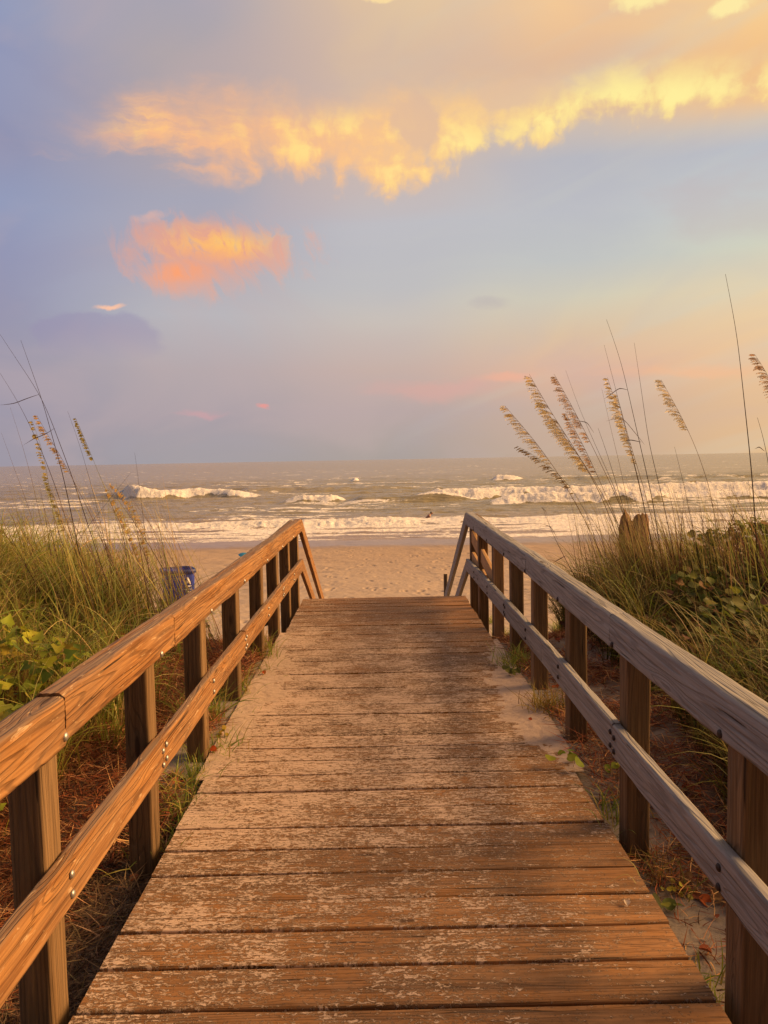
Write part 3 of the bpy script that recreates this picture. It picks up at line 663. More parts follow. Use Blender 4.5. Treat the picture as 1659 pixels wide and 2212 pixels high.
# ------------------------------------------------------------------ plants
def plant_mat(name, trans=0.35, rough=0.55):
    m, t, b = material(name)
    c = t.attr('col', 'Vector')
    n = t.noise(t.geo(), 25, 2)
    c = t.mix(1.0, c, t.comb(t.m('MULTIPLY_ADD', n, 0.7, 0.65), t.m('MULTIPLY_ADD', n, 0.7, 0.65), t.m('MULTIPLY_ADD', n, 0.7, 0.65)), 'MULTIPLY')
    setp(t, b, c, rough, spec=0.25)
    tr = t.n.new('ShaderNodeBsdfTranslucent'); t.l.new(c, tr.inputs[0])
    mx = t.n.new('ShaderNodeMixShader'); mx.inputs[0].default_value = trans
    t.l.new(b.outputs[0], mx.inputs[1]); t.l.new(tr.outputs[0], mx.inputs[2])
    t.l.new(mx.outputs[0], m.node_tree.nodes['Material Output'].inputs['Surface'])
    return m
m_grass = plant_mat('grass_blade'); m_leaf = plant_mat('broad_leaf', 0.4); m_needle = plant_mat('dry_needles', 0.1, 0.8); m_oat = plant_mat('sea_oat_stalk', 0.5, 0.7)
def pal(n, cols, wts, jit=0.18):
    cols = np.array(cols); i = rng.choice(len(cols), n, p=np.array(wts)/sum(wts))
    return cols[i]*(1+rng.normal(0, jit, (n, 1)))*(1+rng.normal(0, 0.05, (n, 3)))
def blades(G, B, az_, L, lean, droop, w, col, seg=6, flat=0.0):
    n = len(B); t_ = np.linspace(0, 1, seg+1)
    th = lean[:, None] + droop[:, None]*t_[None, :]**1.4
    dl = (L/seg)[:, None]
    h = np.concatenate([np.zeros((n, 1)), np.cumsum(np.sin(th[:, :-1])*dl, 1)], 1)
    v = np.concatenate([np.zeros((n, 1)), np.cumsum(np.cos(th[:, :-1])*dl, 1)], 1)
    azc = az_[:, None] + rng.normal(0, 0.35, n)[:, None]*t_[None, :]
    Pp = B[:, None, :] + np.stack([h*np.cos(azc), h*np.sin(azc), v], -1)
    tw = rng.uniform(-0.9, 0.9, n)
    sd = np.stack([-np.sin(az_)*np.cos(tw), np.cos(az_)*np.cos(tw), np.sin(tw)], -1)
    ww = w[:, None]*np.clip(1.05-t_[None, :]**1.8, 0.06, 1)*0.5
    V = np.stack([Pp - sd[:, None]*ww[..., None], Pp + sd[:, None]*ww[..., None]], 2).reshape(-1, 3)
    i = (np.arange(n)*(seg+1)*2)[:, None] + (np.arange(seg)*2)[None, :]
    Q = np.stack([i, i+1, i+3, i+2], -1).reshape(-1, 4)
    cc = np.repeat(np.clip(col, 0.003, 1), (seg+1)*2, 0)
    G.add(V, Q, col=cc)
LEAF = np.array([(0, 0), (0.30, 0.10), (0.52, 0.38), (0.50, 0.70), (0.26, 0.93), (0, 1.0), (-0.26, 0.93), (-0.50, 0.70), (-0.52, 0.38), (-0.30, 0.10)])
LOBE = np.array([(0, 0.12), (0.34, -0.08), (0.60, 0.16), (0.40, 0.42), (0.24, 0.66), (0, 1.1), (-0.24, 0.66), (-0.40, 0.42), (-0.60, 0.16), (-0.34, -0.08)])
def leaves(G, B, size, nrm, col, shape=LEAF, cup=0.25):
    n = len(B); nrm = nrm/np.linalg.norm(nrm, axis=1, keepdims=True)
    a = rng.normal(size=(n, 3)); a -= nrm*(a*nrm).sum(1, keepdims=True); a /= np.linalg.norm(a, axis=1, keepdims=True)
    c = np.cross(nrm, a)
    k = len(shape); P_ = []
    for (x, y) in list(shape)+[(0, 0.5)]:
        zz = cup*abs(x) - cup*0.3*(y-0.5)**2
        P_.append(B + size[:, None]*(c*x + a*y + nrm*zz))
    V = np.stack(P_, 1).reshape(-1, 3)
    base = (np.arange(n)*(k+1))[:, None]
    T = np.concatenate([np.stack([base[:, 0]+i, base[:, 0]+(i+1) % k, base[:, 0]+k], -1) for i in range(k)])
    G.add(V, None, T, col=np.repeat(np.clip(col, 0.003, 1), k+1, 0))
def scatter(n, x0, x1, y0, y1, cond):
    P_ = []
    c = 0
    while c < n:
        x = rng.uniform(x0, x1, n*2); y = rng.uniform(y0, y1, n*2); k = cond(x, y)
        P_.append(np.stack([x[k], y[k]], -1)); c += k.sum()
        if k.sum() == 0: break
    P_ = np.concatenate(P_)[:n]; z = ground(P_[:, 0], P_[:, 1])
    return np.concatenate([P_, z[:, None]], 1)
GREEN = [(0.22, 0.25, 0.04), (0.32, 0.31, 0.055), (0.12, 0.16, 0.03), (0.46, 0.35, 0.11), (0.34, 0.17, 0.07), (0.15, 0.07, 0.035)]
def vegL(x, y):
    e = fbm(x*0.9, y*0.9, 201, 2)*0.3
    return (x < -1.55+e-0.25*sst(5, 2.5, y)) & (x < -0.243*y + 0.12 + e*0.3) & (y < 9.6 + e*2 - 0.15*(x+2)) & (rng.random(len(x)) < 0.25+0.75*sst(0.40, 0.60, vn(x*1.7, y*1.7, 205)))
def vegR(x, y):
    e = fbm(x*0.9, y*0.9, 202, 2)*0.3
    return (x > 1.75+e) & (x > 0.215*y + 0.15 + e*0.3) & (y < 9.8 + e*2) & (rng.random(len(x)) < 0.25+0.75*sst(0.40, 0.60, vn(x*1.7, y*1.7, 206)))
def hcap(B, side):      # blade length so that the tops follow the skyline of the photograph
    d = B[:, 1]
    return np.interp(d, [1.5, 3, 5, 7, 9.5], [0.36, 0.42, 0.50, 0.60, 0.64])
def grass_mass(name, label, cond, x0, x1, n, wts, wind, dark=1.0):  # dark scales the blade colours
    G = Geo()
    nt = n//16
    Bc = scatter(nt, x0, x1, 1.4, 10.2, cond)
    k = 16
    B = np.repeat(Bc, k, 0); B[:, :2] += rng.normal(0, 0.035, (len(B), 2)); B[:, 2] = ground(B[:, 0], B[:, 1]) - 0.02
    m = len(B)
    tl = np.repeat(rng.uniform(0.6, 1.15, nt), k)
    L = hcap(B, 0)*tl*rng.uniform(0.6, 1.4, m)*(1.15 if x0 < 0 else 1.05)
    azm = np.where(rng.random(m) < 0.40, rng.normal(wind, 0.6, m), rng.uniform(0, 2*math.pi, m))
    ci = rng.choice(6, nt, p=np.array(wts)/sum(wts)); cb = np.array(GREEN)[ci]
    col = (0.6*np.repeat(cb, k, 0)+0.4*pal(m, GREEN, wts))*dark*np.repeat(rng.uniform(0.45, 1.4, nt), k)[:, None]
    blades(G, B, azm, L, np.abs(rng.normal(0.12, 0.16, m)), rng.uniform(0.5, 2.1, m), rng.uniform(0.005, 0.0125, m)*np.repeat(rng.uniform(0.7, 1.6, nt), k), col, 6)
    # long arching green blades that stand out one by one
    m = 1500; B = scatter(m, x0, x1, 1.8, 8.8, cond); kk = rng.integers(3, 6, m)
    B = np.repeat(B, kk, 0); m = len(B); B[:, :2] += rng.normal(0, 0.02, (m, 2))
    blades(G, B, np.where(rng.random(m) < 0.5, rng.normal(wind, 0.9, m), rng.uniform(0, 6.28, m)), hcap(B, 0)*rng.uniform(1.0, 1.9, m), np.abs(rng.normal(0.1, 0.15, m)), rng.uniform(1.0, 2.4, m), rng.uniform(0.006, 0.0105, m), pal(m, [(0.34, 0.38, 0.08), (0.22, 0.30, 0.06), (0.58, 0.50, 0.18), (0.50, 0.34, 0.15)], [4, 3, 3, 2])*dark, 9)
    # brown curled tangle
    m = n//4; B = scatter(m, x0, x1, 1.6, 9.5, cond); B[:, 2] += hcap(B, 0)*rng.uniform(0, 0.55, m)
    blades(G, B, rng.uniform(0, 6.28, m), rng.uniform(0.1, 0.32, m), rng.uniform(0.3, 1.5, m), rng.normal(0.6, 1.6, m), rng.uniform(0.003, 0.006, m), pal(m, [(0.20, 0.075, 0.035), (0.32, 0.16, 0.075), (0.10, 0.045, 0.025)], [3, 3, 3])*dark, 5)
    # thin dry stems
    m = n//7
    B = scatter(m, x0, x1, 1.4, 10.2, cond); L = hcap(B, 0)*rng.uniform(0.5, 1.85, m)
    blades(G, B, rng.uniform(0, 6.28, m), L, np.abs(rng.normal(0.2, 0.3, m)), rng.normal(0.2, 0.9, m), rng.uniform(0.002, 0.0035, m), pal(m, [(0.14, 0.07, 0.035), (0.33, 0.22, 0.11), (0.08, 0.04, 0.025)], [3, 2, 2])*dark, 5)
    o = G.build(name, m_grass); tag(o, label, 'grass', kind='stuff'); return o
grass_mass('dune_grass', 'green and straw coloured dune grass massed left of the boardwalk', lambda x, y: vegL(x, y) & ~((x > -0.33*y) & (y > 4.8) & (rng.random(len(x)) < 0.93)) & ~((y < 4.3) & (x > -3.0) & (rng.random(len(x)) < 0.6)), -6.5, -1.2, 27000, [5, 6, 2, 3, 1.6, 1.0], R(-20), 1.35)  # last factor brightens the colours, painting in the sunlight on this side
grass_mass('dune_grass', 'olive dune grass, colour darkened as backlit, massed right of the boardwalk', lambda x, y: vegR(x, y) & ((x < 0.36*y) | (y < 4.6) | (rng.random(len(x)) < 0.10)), 1.4, 6.5, 25000, [3, 2, 3, 2.6, 2.6, 2.4], R(170), 0.62)  # last factor darkens the colours, painting in the backlit shade
# low leafy vines
def vine(name, label, cond, x0, x1, y0, y1, n, cols, wts, size, hmax, shape, up=0.75, grp=None):
    o = empty(name, (0.5*(x0+x1), 0.5*(y0+y1), G1(0.5*(x0+x1), 0.5*(y0+y1)))); tag(o, label, 'vine', grp)
    G = Geo(); B = scatter(n, x0, x1, y0, y1, cond)
    n = len(B)
    cl = vn(B[:, 0]*3.1, B[:, 1]*3.1, 77)
    top = hmax*(0.45+0.75*cl)
    gz = B[:, 2].copy()
    B[:, 2] = gz + top*rng.random(n)**0.45
    nr = np.stack([rng.normal(0.25, 0.5, n), rng.normal(-0.35, 0.5, n), np.full(n, up)+rng.random(n)*0.4], -1)
    leaves(G, B, rng.uniform(size*0.55, size*1.2, n), nr, pal(n, cols, wts, 0.2), shape)
    G.build('foliage', m_leaf, o)
    G = Geo(); k = n//5
    Bs = B[:k].copy(); Bs[:, 2] = gz[:k]
    blades(G, Bs, rng.uniform(0, 6.28, k), top[:k]*1.1+0.02, rng.uniform(0, 0.5, k), rng.uniform(-0.5, 1.2, k), rng.uniform(0.003, 0.006, k), pal(k, [(0.16, 0.06, 0.03), (0.22, 0.11, 0.05)], [1, 1]), 5)
    G.build('stem_tangle', m_needle, o)['kind'] = 'stuff'
    return o
YG = [(0.42, 0.42, 0.035), (0.28, 0.34, 0.03), (0.12, 0.17, 0.025), (0.42, 0.33, 0.04), (0.30, 0.10, 0.03)]
vine('lobed_vine', 'yellow green lobed vine leaves at the left edge above the railing', lambda x, y: (x < -1.72-0.1*(3.4-y)), -2.9, -1.5, 2.2, 4.6, 1300, YG, [5, 4, 1.5, 3, 0.2], 0.070, 0.52, LOBE)
vine('lobed_vine', 'sparse lobed vine leaves scattered through the middle of the left dune grass', lambda x, y: vegL(x, y), -4.5, -1.8, 4.3, 8.0, 700, YG, [2, 3, 3, 0.6, 0.6], 0.07, 0.32, LOBE)
BG = [(0.10, 0.13, 0.022), (0.07, 0.095, 0.02), (0.19, 0.19, 0.03), (0.24, 0.12, 0.04), (0.12, 0.05, 0.03)]
vine('bean_vine', 'dense mound of round green leaves at the right edge below the tallest stalk', lambda x, y: (x > 0.375*y), 2.2, 6.5, 4.9, 8.4, 6500, BG, [5, 3, 5, 0.8, 0.6], 0.068, 0.50, LEAF)
vine('bean_vine', 'scattered round leaves and brown stems low on the right slope behind the railing', lambda x, y: vegR(x, y), 1.8, 5.0, 2.6, 6.4, 2600, BG, [3, 4, 2, 1.6, 3], 0.052, 0.34, LEAF)
vine('bean_vine', 'dark reddish leaves tangled under the right sea oats', lambda x, y: vegR(x, y), 1.7, 4.2, 5.8, 8.5, 1500, BG, [2, 3, 1, 2, 4], 0.05, 0.22, LEAF)
vine('creeping_vine', 'brown and rust coloured leaves at the base of the left dune grass', lambda x, y: vegL(x, y), -5.5, -1.6, 3.5, 8.8, 1600, [(0.22, 0.08, 0.03), (0.14, 0.06, 0.03), (0.12, 0.12, 0.03)], [3, 3, 2], 0.045, 0.22, LEAF)
# needle litter
def litter():
    G = Geo()
    def strands(n, x0, x1, y0, y1, cond, cols, wts, Lm=0.11, lift=0.02):
        B = scatter(n, x0, x1, y0, y1, cond); n = len(B); B[:, 2] += rng.random(n)*lift
        blades(G, B, rng.uniform(0, 6.28, n), rng.uniform(0.4, 1.3, n)*Lm, rng.uniform(1.05, 1.6, n), rng.normal(0.1, 0.45, n), rng.uniform(0.0024, 0.0055, n), pal(n, cols, wts, 0.25), 3)
    RB = [(0.34, 0.105, 0.04), (0.20, 0.06, 0.03), (0.60, 0.33, 0.15), (0.09, 0.04, 0.022)]
    strands(42000, -2.3, -1.0, 1.0, 7.2, lambda x, y: vn(x*2.0, y*2.0, 301) > 0.27 + 0.25*sst(3.2, 1.5, y)*sst(-1.6, -1.2, x), RB, [4, 2, 4, 2], 0.14, 0.08)
    strands(24000, 1.02, 2.6, 1.0, 7.6, lambda x, y: vn(x*2.6, y*2.6, 302) > 0.50, RB, [3, 3, 3, 2], 0.13, 0.05)
    strands(9000, 1.02, 2.6, 1.0, 7.6, lambda x, y: x > 0, RB, [3, 3, 3, 1], 0.10, 0.01)
    strands(9000, -1.35, -0.93, 1.0, 3.6, lambda x, y: x < 0, [(0.30, 0.2, 0.11), (0.16, 0.1, 0.06), (0.10, 0.05, 0.03)], [2, 2, 2], 0.13, 0.03)
    # curled dead leaves
    for (x0, x1, n) in ((-2.1, -1.05, 300), (1.1, 2.4, 260)):
        B = scatter(n, x0, x1, 1.2, 7.5, lambda x, y: vn(x*2, y*2, 303) > 0.35); B[:, 2] += 0.015
        leaves(G, B, rng.uniform(0.02, 0.055, n), np.stack([rng.normal(0, .5, n), rng.normal(0, .5, n), np.ones(n)], -1), pal(n, [(0.45, 0.11, 0.03), (0.25, 0.07, 0.03), (0.40, 0.2, 0.08)], [2, 3, 2]), LEAF, 0.6)
    o = G.build('needle_litter', m_needle); tag(o, 'reddish brown pine needles and dead leaves lying beside the boardwalk', 'litter', kind='stuff')
litter()
# small tufts beside the boards
TG = [(0.20, 0.28, 0.045), (0.32, 0.36, 0.06), (0.46, 0.36, 0.09)]
TY = [(0.34, 0.24, 0.05), (0.25, 0.14, 0.05), (0.20, 0.20, 0.05)]
tufts = [  # u, v, blades, length, palette, label, leafy
 (470,1640,60,.20,TG,'low green grass tuft against the third left post, beside the planks',0),
 (520,1585,50,.17,TG,'small creeping green tuft on sand, left edge of the planks mid way',0),
 (500,1500,60,.22,TG,'green tuft behind the fourth left post',0),
 (565,1475,55,.20,TG,'arching green tuft spilling onto the left edge of the planks',0),
 (560,1420,70,.26,TG,'tall green tuft between far left posts near the sandy plank edge',0),
 (605,1420,26,.12,TG,'tiny flat green sprig reaching onto the planks by the far left posts',0),
 (430,1560,90,.30,TG,'broad grass tuft behind the lower left rail above the sand',0),
 (385,1760,60,.20,TG,'green tuft beside the second left post at the plank ends',0),
 (365,1850,50,.22,TG,'grass tuft at the foot of the second left post laid over the boards',0),
 (400,1690,60,.16,TG,'thin grass between the left rail post and drifted sand',0),
 (1185,1535,80,.20,TY,'golden brown tuft on pale sand behind the lower right rail',0),
 (1085,1385,90,.30,TG,'bushy green tuft around the far right posts',0),
 (1110,1440,70,.22,TG,'dark green tuft leaning on the right planks below the lower rail',0),
 (1060,1345,50,.24,TG,'light green tuft at the last right posts',0),
 (1322,1770,26,.20,TG,'thin green shoots in front of the third right post base',0),
 (1500,2150,50,.12,TG,'small yellow green tuft near the lower right corner of the planks',0),
 (1210,1370,120,.34,TG,'long bladed tuft behind the right posts where the dune begins',0),
 (1420,1900,30,.16,TY,'dry tuft behind the lower right rail near the second post',0),
]
for (u, v, n, L, pl, lab, _) in tufts:
    p = gpt(u, v); o = empty('grass_tuft', p); tag(o, lab, 'grass tuft', 'grass tufts along the planks')
    n = int(n*2.2); G = Geo(); B = np.array(p)+np.stack([rng.normal(0, 0.065, n), rng.normal(0, 0.08, n), np.zeros(n)-0.005], -1)
    blades(G, B, rng.uniform(0, 6.28, n), L*rng.uniform(0.5, 1.2, n), rng.uniform(0.1, 0.9, n), rng.uniform(0.3, 1.6, n), rng.uniform(0.004, 0.008, n), pal(n, pl, [3, 3, 2]), 6)
    G.build('foliage', m_grass, o)
sprigs = [(1240,1660,7,.05,[(0.28,0.34,0.03),(0.2,0.3,0.03)],'cluster of round bright green leaves under the lower right rail by the second post'),
 (1335,1690,5,.042,[(0.45,0.42,0.04),(0.3,0.34,0.04)],'two tone yellow round leaves beside the lower right rail joint'),
 (1410,1985,9,.05,[(0.12,0.16,0.03),(0.2,0.22,0.03)],'dark green rounded leaves in the gap below the lower right rail'),
 (1465,1935,26,.02,[(0.5,0.42,0.05),(0.35,0.3,0.05)],'spray of tiny yellow leaves behind the lower right rail'),
 (480,1600,16,.024,[(0.5,0.34,0.04),(0.4,0.3,0.05)],'small orange yellow seedling at the third left post'),
 (500,1650,14,.030,[(0.55,0.36,0.04),(0.45,0.3,0.04)],'yellow orange leaf cluster lying at the left end of the bare boards'),
 (540,1530,22,.022,[(0.10,0.13,0.03),(0.14,0.18,0.04)],'dark green creeping sprig on the sand left of the planks'),
 (1115,1465,16,.035,[(0.11,0.14,0.03),(0.15,0.16,0.03)],'dark leafy sprig at the right plank edge in shade')]
for (u, v, n, s, pl, lab) in sprigs:
    p = gpt(u, v); o = empty('leafy_sprig', p); tag(o, lab, 'small plant', 'small leafy plants beside the planks')
    G = Geo(); off = np.stack([rng.normal(0, s*1.3, n), rng.normal(0, s*1.3, n), rng.uniform(0.3, 2.2, n)*s], -1); B = np.array(p)+off
    leaves(G, B, rng.uniform(0.7, 1.2, n)*s, np.stack([rng.normal(0, .4, n), rng.normal(-.4, .4, n), np.ones(n)], -1), pal(n, pl, [1]*len(pl)), LEAF)
    G.build('foliage', m_leaf, o)
    G = Geo(); Bs = np.array(p)+off*np.array([0.3, 0.3, 0]); 
    dirs = off*np.array([0.7, 0.7, 1]); ln = np.linalg.norm(dirs, axis=1); 
    blades(G, Bs, np.arctan2(dirs[:, 1], dirs[:, 0]), ln, np.arccos(np.clip(dirs[:, 2]/ln, -1, 1)), np.zeros(n)+0.05, np.full(n, 0.0025), pal(n, [(0.2, 0.14, 0.05)], [1]), 3)
    G.build('stem_tangle', m_needle, o)['kind'] = 'stuff'
# ---- tall stalks (sea oats)
def smooth(pts, n):
    P_ = np.array([tuple(p) for p in pts]); d = np.concatenate([[0], np.cumsum(np.linalg.norm(np.diff(P_, axis=0), axis=1))])
    s = np.linspace(0, d[-1], n); out = np.stack([np.interp(s, d, P_[:, i]) for i in range(3)], -1)
    for _ in range(int(n/5)): out[1:-1] = 0.25*out[:-2]+0.5*out[1:-1]+0.25*out[2:]
    return out
def tube(G, P_, r, col, k=5):
    n = len(P_); t_ = np.gradient(P_, axis=0); t_ /= np.linalg.norm(t_, axis=1, keepdims=True)
    a = np.cross(t_, [0, 1, 0.02]); a /= np.linalg.norm(a, axis=1, keepdims=True); b_ = np.cross(t_, a)
    an = np.arange(k)*2*math.pi/k
    V = (P_[:, None] + r[:, None, None]*(np.cos(an)[None, :, None]*a[:, None] + np.sin(an)[None, :, None]*b_[:, None])).reshape(-1, 3)
    i = np.arange(n-1)[:, None]*k; j = np.arange(k)[None, :]
    Q = np.stack([i+j, i+(j+1) % k, i+k+(j+1) % k, i+k+j], -1).reshape(-1, 4)
    G.add(V, Q, col=np.repeat(col, k, 0) if len(col) == n else np.tile(col, (len(V), 1)))
DK = (0.085, 0.045, 0.035); MD = (0.26, 0.17, 0.08); GN = (0.26, 0.27, 0.08); GO = (0.95, 0.80, 0.46)
def oat(label, pts, depth, col, r=0.0030, head=None, hcol=GO, wind=-1, leafs=(), dense=1.0, hl=0.10):
    hl *= 0.85
    W_ = [atY(u, v, depth + 0.04*i) for i, (u, v) in enumerate(pts)]
    base = Vector(W_[-1]); gz = G1(base.x, base.y)
    if base.z > gz + 0.02:
        d = (W_[-1]-W_[-2]).normalized(); d.z = min(d.z, -0.6); 
        base = base + d*((base.z-gz)/-d.z)
        W_.append(base)
    o = empty('sea_oat', (base.x, base.y, gz)); tag(o, label, 'sea oat', 'tall sea oat stalks on the dunes')
    P_ = smooth(W_, 36); n = len(P_)
    G = Geo(); f = np.linspace(0, 1, n); c = np.array(col)[None]*(0.8+0.4*vn(f*14, f*0+depth*7, 5))[:, None]
    tube(G, P_, r*(0.28+0.72*np.clip(f*1.6, 0, 1)), c); G.build('stem', m_oat, o)
    if head:
        G = Geo(); m = int(44*dense); s = np.clip(np.linspace(0.01, head, m)+rng.normal(0, head*0.02, m), 0.005, 1)
        for q, sv in enumerate(s):
            p = np.array([np.interp(sv, f, P_[:, i]) for i in range(3)]); rel = q/m
            for rep in range(2):
                L = hl*(0.25+0.95*math.sin(math.pi*min(1, rel*0.75+0.12)))*rng.uniform(0.7, 1.2)
                tan = np.array([np.interp(max(sv-0.03, 0), f, P_[:, i])-np.interp(sv+0.03, f, P_[:, i]) for i in range(3)]); tan /= np.linalg.norm(tan)+1e-9
                d0 = tan*1.3 + np.array([wind*rng.uniform(-0.1, 0.5), rng.normal(0, 0.4), rng.normal(0, 0.15)]); d0 /= np.linalg.norm(d0)
                br = [p]; dd = d0.copy()
                for w_ in range(6):
                    dd = dd + np.array([wind*0.17, rng.normal(0, .05), -0.13+rng.normal(0, .08)]); dd /= np.linalg.norm(dd); br.append(br[-1]+dd*L/6)
                br = np.array(br); cc = np.array(hcol)*rng.uniform(0.65, 1.2)
                tube(G, br, np.full(7, 0.0011), np.tile(cc*0.8, (7, 1)), 3)
                for w_ in range(2, 7):      # flat spikelets
                    e = br[w_]; a = dd*0.5+np.array([wind*0.25, rng.normal(0, .3), -0.5]); a /= np.linalg.norm(a)
                    sd_ = np.cross(a, [rng.normal(0, .3), 1, 0]); sd_ /= np.linalg.norm(sd_); sl = rng.uniform(0.012, 0.022)
                    G.add([e, e+a*sl*0.5+sd_*sl*0.17, e+a*sl, e+a*sl*0.5-sd_*sl*0.17], [(0, 1, 2, 3)], col=np.tile(cc*rng.uniform(0.85, 1.2), (4, 1)))
        G.build('seed_head', m_oat, o)
    for lp in leafs:
        Wl = [atY(u, v, depth) for u, v in lp]; Pl = smooth(Wl, 14); G = Geo(); m = len(Pl)
        ww = 0.0035*np.sin(np.linspace(0.35, math.pi*0.97, m))
        up = np.array([0.1, 0.3, 1.0])
        V = np.stack([Pl-up*ww[:, None], Pl+up*ww[:, None]], 1).reshape(-1, 3); i = np.arange(m-1)*2
        G.add(V, np.stack([i, i+1, i+3, i+2], -1), col=np.tile(np.array(DK)*1.2, (len(V), 1))); G.build('leaf', m_oat, o)
    return o
# right group
oat('leftmost golden headed sea oat leaning furthest out over the sea', [(1090,876),(1150,945),(1205,1020),(1262,1120),(1295,1190)], 6.6, MD, 0.0032, 0.27)
oat('small drooping yellow headed sea oat just above the horizon, lowest of the right heads', [(1117,963),(1170,992),(1225,1040),(1270,1110),(1290,1180)], 6.7, GN, 0.0022, 0.32, (0.42,0.30,0.12), hl=0.07, dense=0.7)
oat('sea oat with the fullest golden seed head, right cluster', [(1143,808),(1190,890),(1245,975),(1295,1060),(1345,1190)], 6.4, MD, 0.0034, 0.40, dense=1.4, hl=0.115)
oat('second full golden seed head just behind the fullest one', [(1168,868),(1205,925),(1262,1000),(1320,1100),(1360,1200)], 6.55, MD, 0.0032, 0.30, dense=1.2, hl=0.105)
oat('sea oat with narrow rusty head right of the fullest seed heads', [(1197,808),(1240,885),(1290,985),(1340,1090),(1375,1200)], 6.5, MD, 0.003, 0.27, (0.80,0.58,0.36), dense=0.9, hl=0.085)
oat('short rusty head below and right of the narrow one', [(1222,892),(1262,965),(1305,1060),(1360,1190)], 6.3, MD, 0.003, 0.28, (0.78,0.56,0.34), dense=0.8, hl=0.07)
oat('slim golden headed sea oat beside the long bare stalks', [(1312,815),(1340,900),(1372,1010),(1410,1180)], 6.6, MD, 0.0028, 0.26, dense=0.8, hl=0.07)
oat('slim golden headed sea oat slightly lower beside the bare stalks', [(1332,850),(1362,960),(1395,1070),(1425,1190)], 6.5, MD, 0.0028, 0.30, dense=0.9, hl=0.075)
oat('lone sea oat with comb like head right of the bare stalks', [(1428,820),(1470,895),(1505,970),(1535,1060),(1550,1160)], 6.4, MD, 0.0026, 0.24, dense=0.8, hl=0.10)
oat('rust headed sea oat cut off by the right edge', [(1630,765),(1655,800),(1690,880),(1720,1000),(1735,1120)], 6.0, MD, 0.003, 0.3, (0.80,0.58,0.36), hl=0.09)
oat('longest bare stalk of the right cluster with bent side leaf', [(1310,690),(1342,780),(1362,870),(1386,975),(1412,1090),(1425,1180)], 6.2, DK, 0.0034, leafs=[[(1355,842),(1338,838),(1322,850),(1305,862)],[(1385,955),(1362,950),(1340,955)]])
oat('bare stalk left of the longest one', [(1305,745),(1330,840),(1352,930),(1385,1060),(1408,1180)], 6.35, DK, 0.0028)
oat('bare stalk right of the longest one', [(1370,740),(1385,840),(1402,960),(1432,1080),(1450,1170)], 6.3, DK, 0.003)
oat('pale bare stalk rising left of the long ones', [(1300,840),(1318,920),(1340,1010),(1375,1180)], 6.6, MD, 0.0022, leafs=[[(1392,960),(1345,902),(1325,905),(1308,910)]])
oat('bare stalk behind the rusty heads', [(1222,800),(1250,880),(1290,970),(1335,1070),(1372,1190)], 6.8, DK, 0.0024, leafs=[[(1283,935),(1268,912),(1240,908)]])
oat('thick dark stalk with broad sheath in front of the rusty heads', [(1292,925),(1310,975),(1342,1080),(1370,1190)], 6.1, DK, 0.0034)
oat('tallest lone purple brown stalk at the right side', [(1567,592),(1592,720),(1607,860),(1622,1000),(1630,1100),(1634,1170)], 5.6, (0.12,0.06,0.05), 0.0042)
oat('curved dark stalk touching the right edge', [(1636,902),(1648,940),(1662,1010),(1672,1120)], 5.6, DK, 0.004, leafs=[[(1652,975),(1640,965),(1630,970)]])
oat('short dark stalk left of the comb headed sea oat base', [(1457,965),(1478,1050),(1500,1160)], 6.2, DK, 0.003)
oat('black twisted stalk with curled leaves at the left of the right cluster', [(1172,1096),(1192,1150),(1225,1215),(1250,1260)], 5.9, DK, 0.0034, leafs=[[(1185,1130),(1180,1105),(1168,1095)],[(1205,1165),(1190,1138),(1172,1132)],[(1222,1200),(1212,1206),(1195,1215)]])
# left group
oat('tall dark stalk reaching highest at the left edge', [(0,722),(48,795),(92,858),(128,955),(160,1040),(182,1110),(205,1180)], 6.2, DK, 0.0032, leafs=[[(84,852),(60,860),(30,872),(0,875)]])
oat('tall dark stalk crossing the highest left one', [(45,735),(70,805),(92,865),(112,940),(135,1020),(152,1100),(168,1180)], 6.1, DK, 0.0036, leafs=[[(118,925),(98,938),(72,948),(50,962)]])
oat('dark stalk entering from the left edge with long lean', [(0,806),(38,865),(75,940),(105,1010),(130,1080),(160,1180)], 6.3, DK, 0.003)
oat('pale green headed sea oat at the left, nearest the edge', [(68,905),(85,950),(100,1010),(112,1090),(125,1180)], 6.4, GN, 0.0022, 0.30, (0.75,0.62,0.22), hl=0.045, dense=0.6)
oat('golden headed sea oat joined to the crossing stalks at left', [(80,898),(100,935),(124,972),(160,1040),(205,1130),(225,1180)], 6.2, MD, 0.0024, 0.25, (0.85,0.6,0.24), hl=0.05, dense=0.6)
oat('yellow green plume standing alone above the left horizon', [(163,902),(182,945),(208,1010),(240,1085),(268,1170)], 6.5, GN, 0.0024, 0.20, (0.6,0.52,0.16), hl=0.03, dense=0.7)
oat('thin dark stalk left of the lone plume', [(146,888),(172,960),(195,1040),(218,1130),(228,1180)], 6.4, DK, 0.0022)
oat('thin upright stalk furthest right of the left grass', [(291,978),(302,1060),(312,1140),(318,1200)], 6.6, DK, 0.0024)
oat('thin stalk slanting the other way across the left stalks', [(283,1020),(240,1075),(195,1130),(160,1180)], 6.0, DK, 0.002)
oat('faint stalk at far left above the horizon', [(3,935),(30,1010),(60,1090),(88,1180)], 6.5, MD, 0.002)
oat('faint stalk second from the left edge', [(22,880),(45,950),(70,1040),(98,1170)], 6.5, MD, 0.002)
oat('low green plume in front of the sea at left', [(98,1030),(118,1075),(135,1130),(150,1180)], 6.3, GN, 0.002, 0.35, (0.6,0.52,0.2), hl=0.045, dense=0.6)
oat('bent stalk leaning in from the left edge over the surf', [(0,1112),(18,1150),(42,1195)], 5.8, DK, 0.0028)
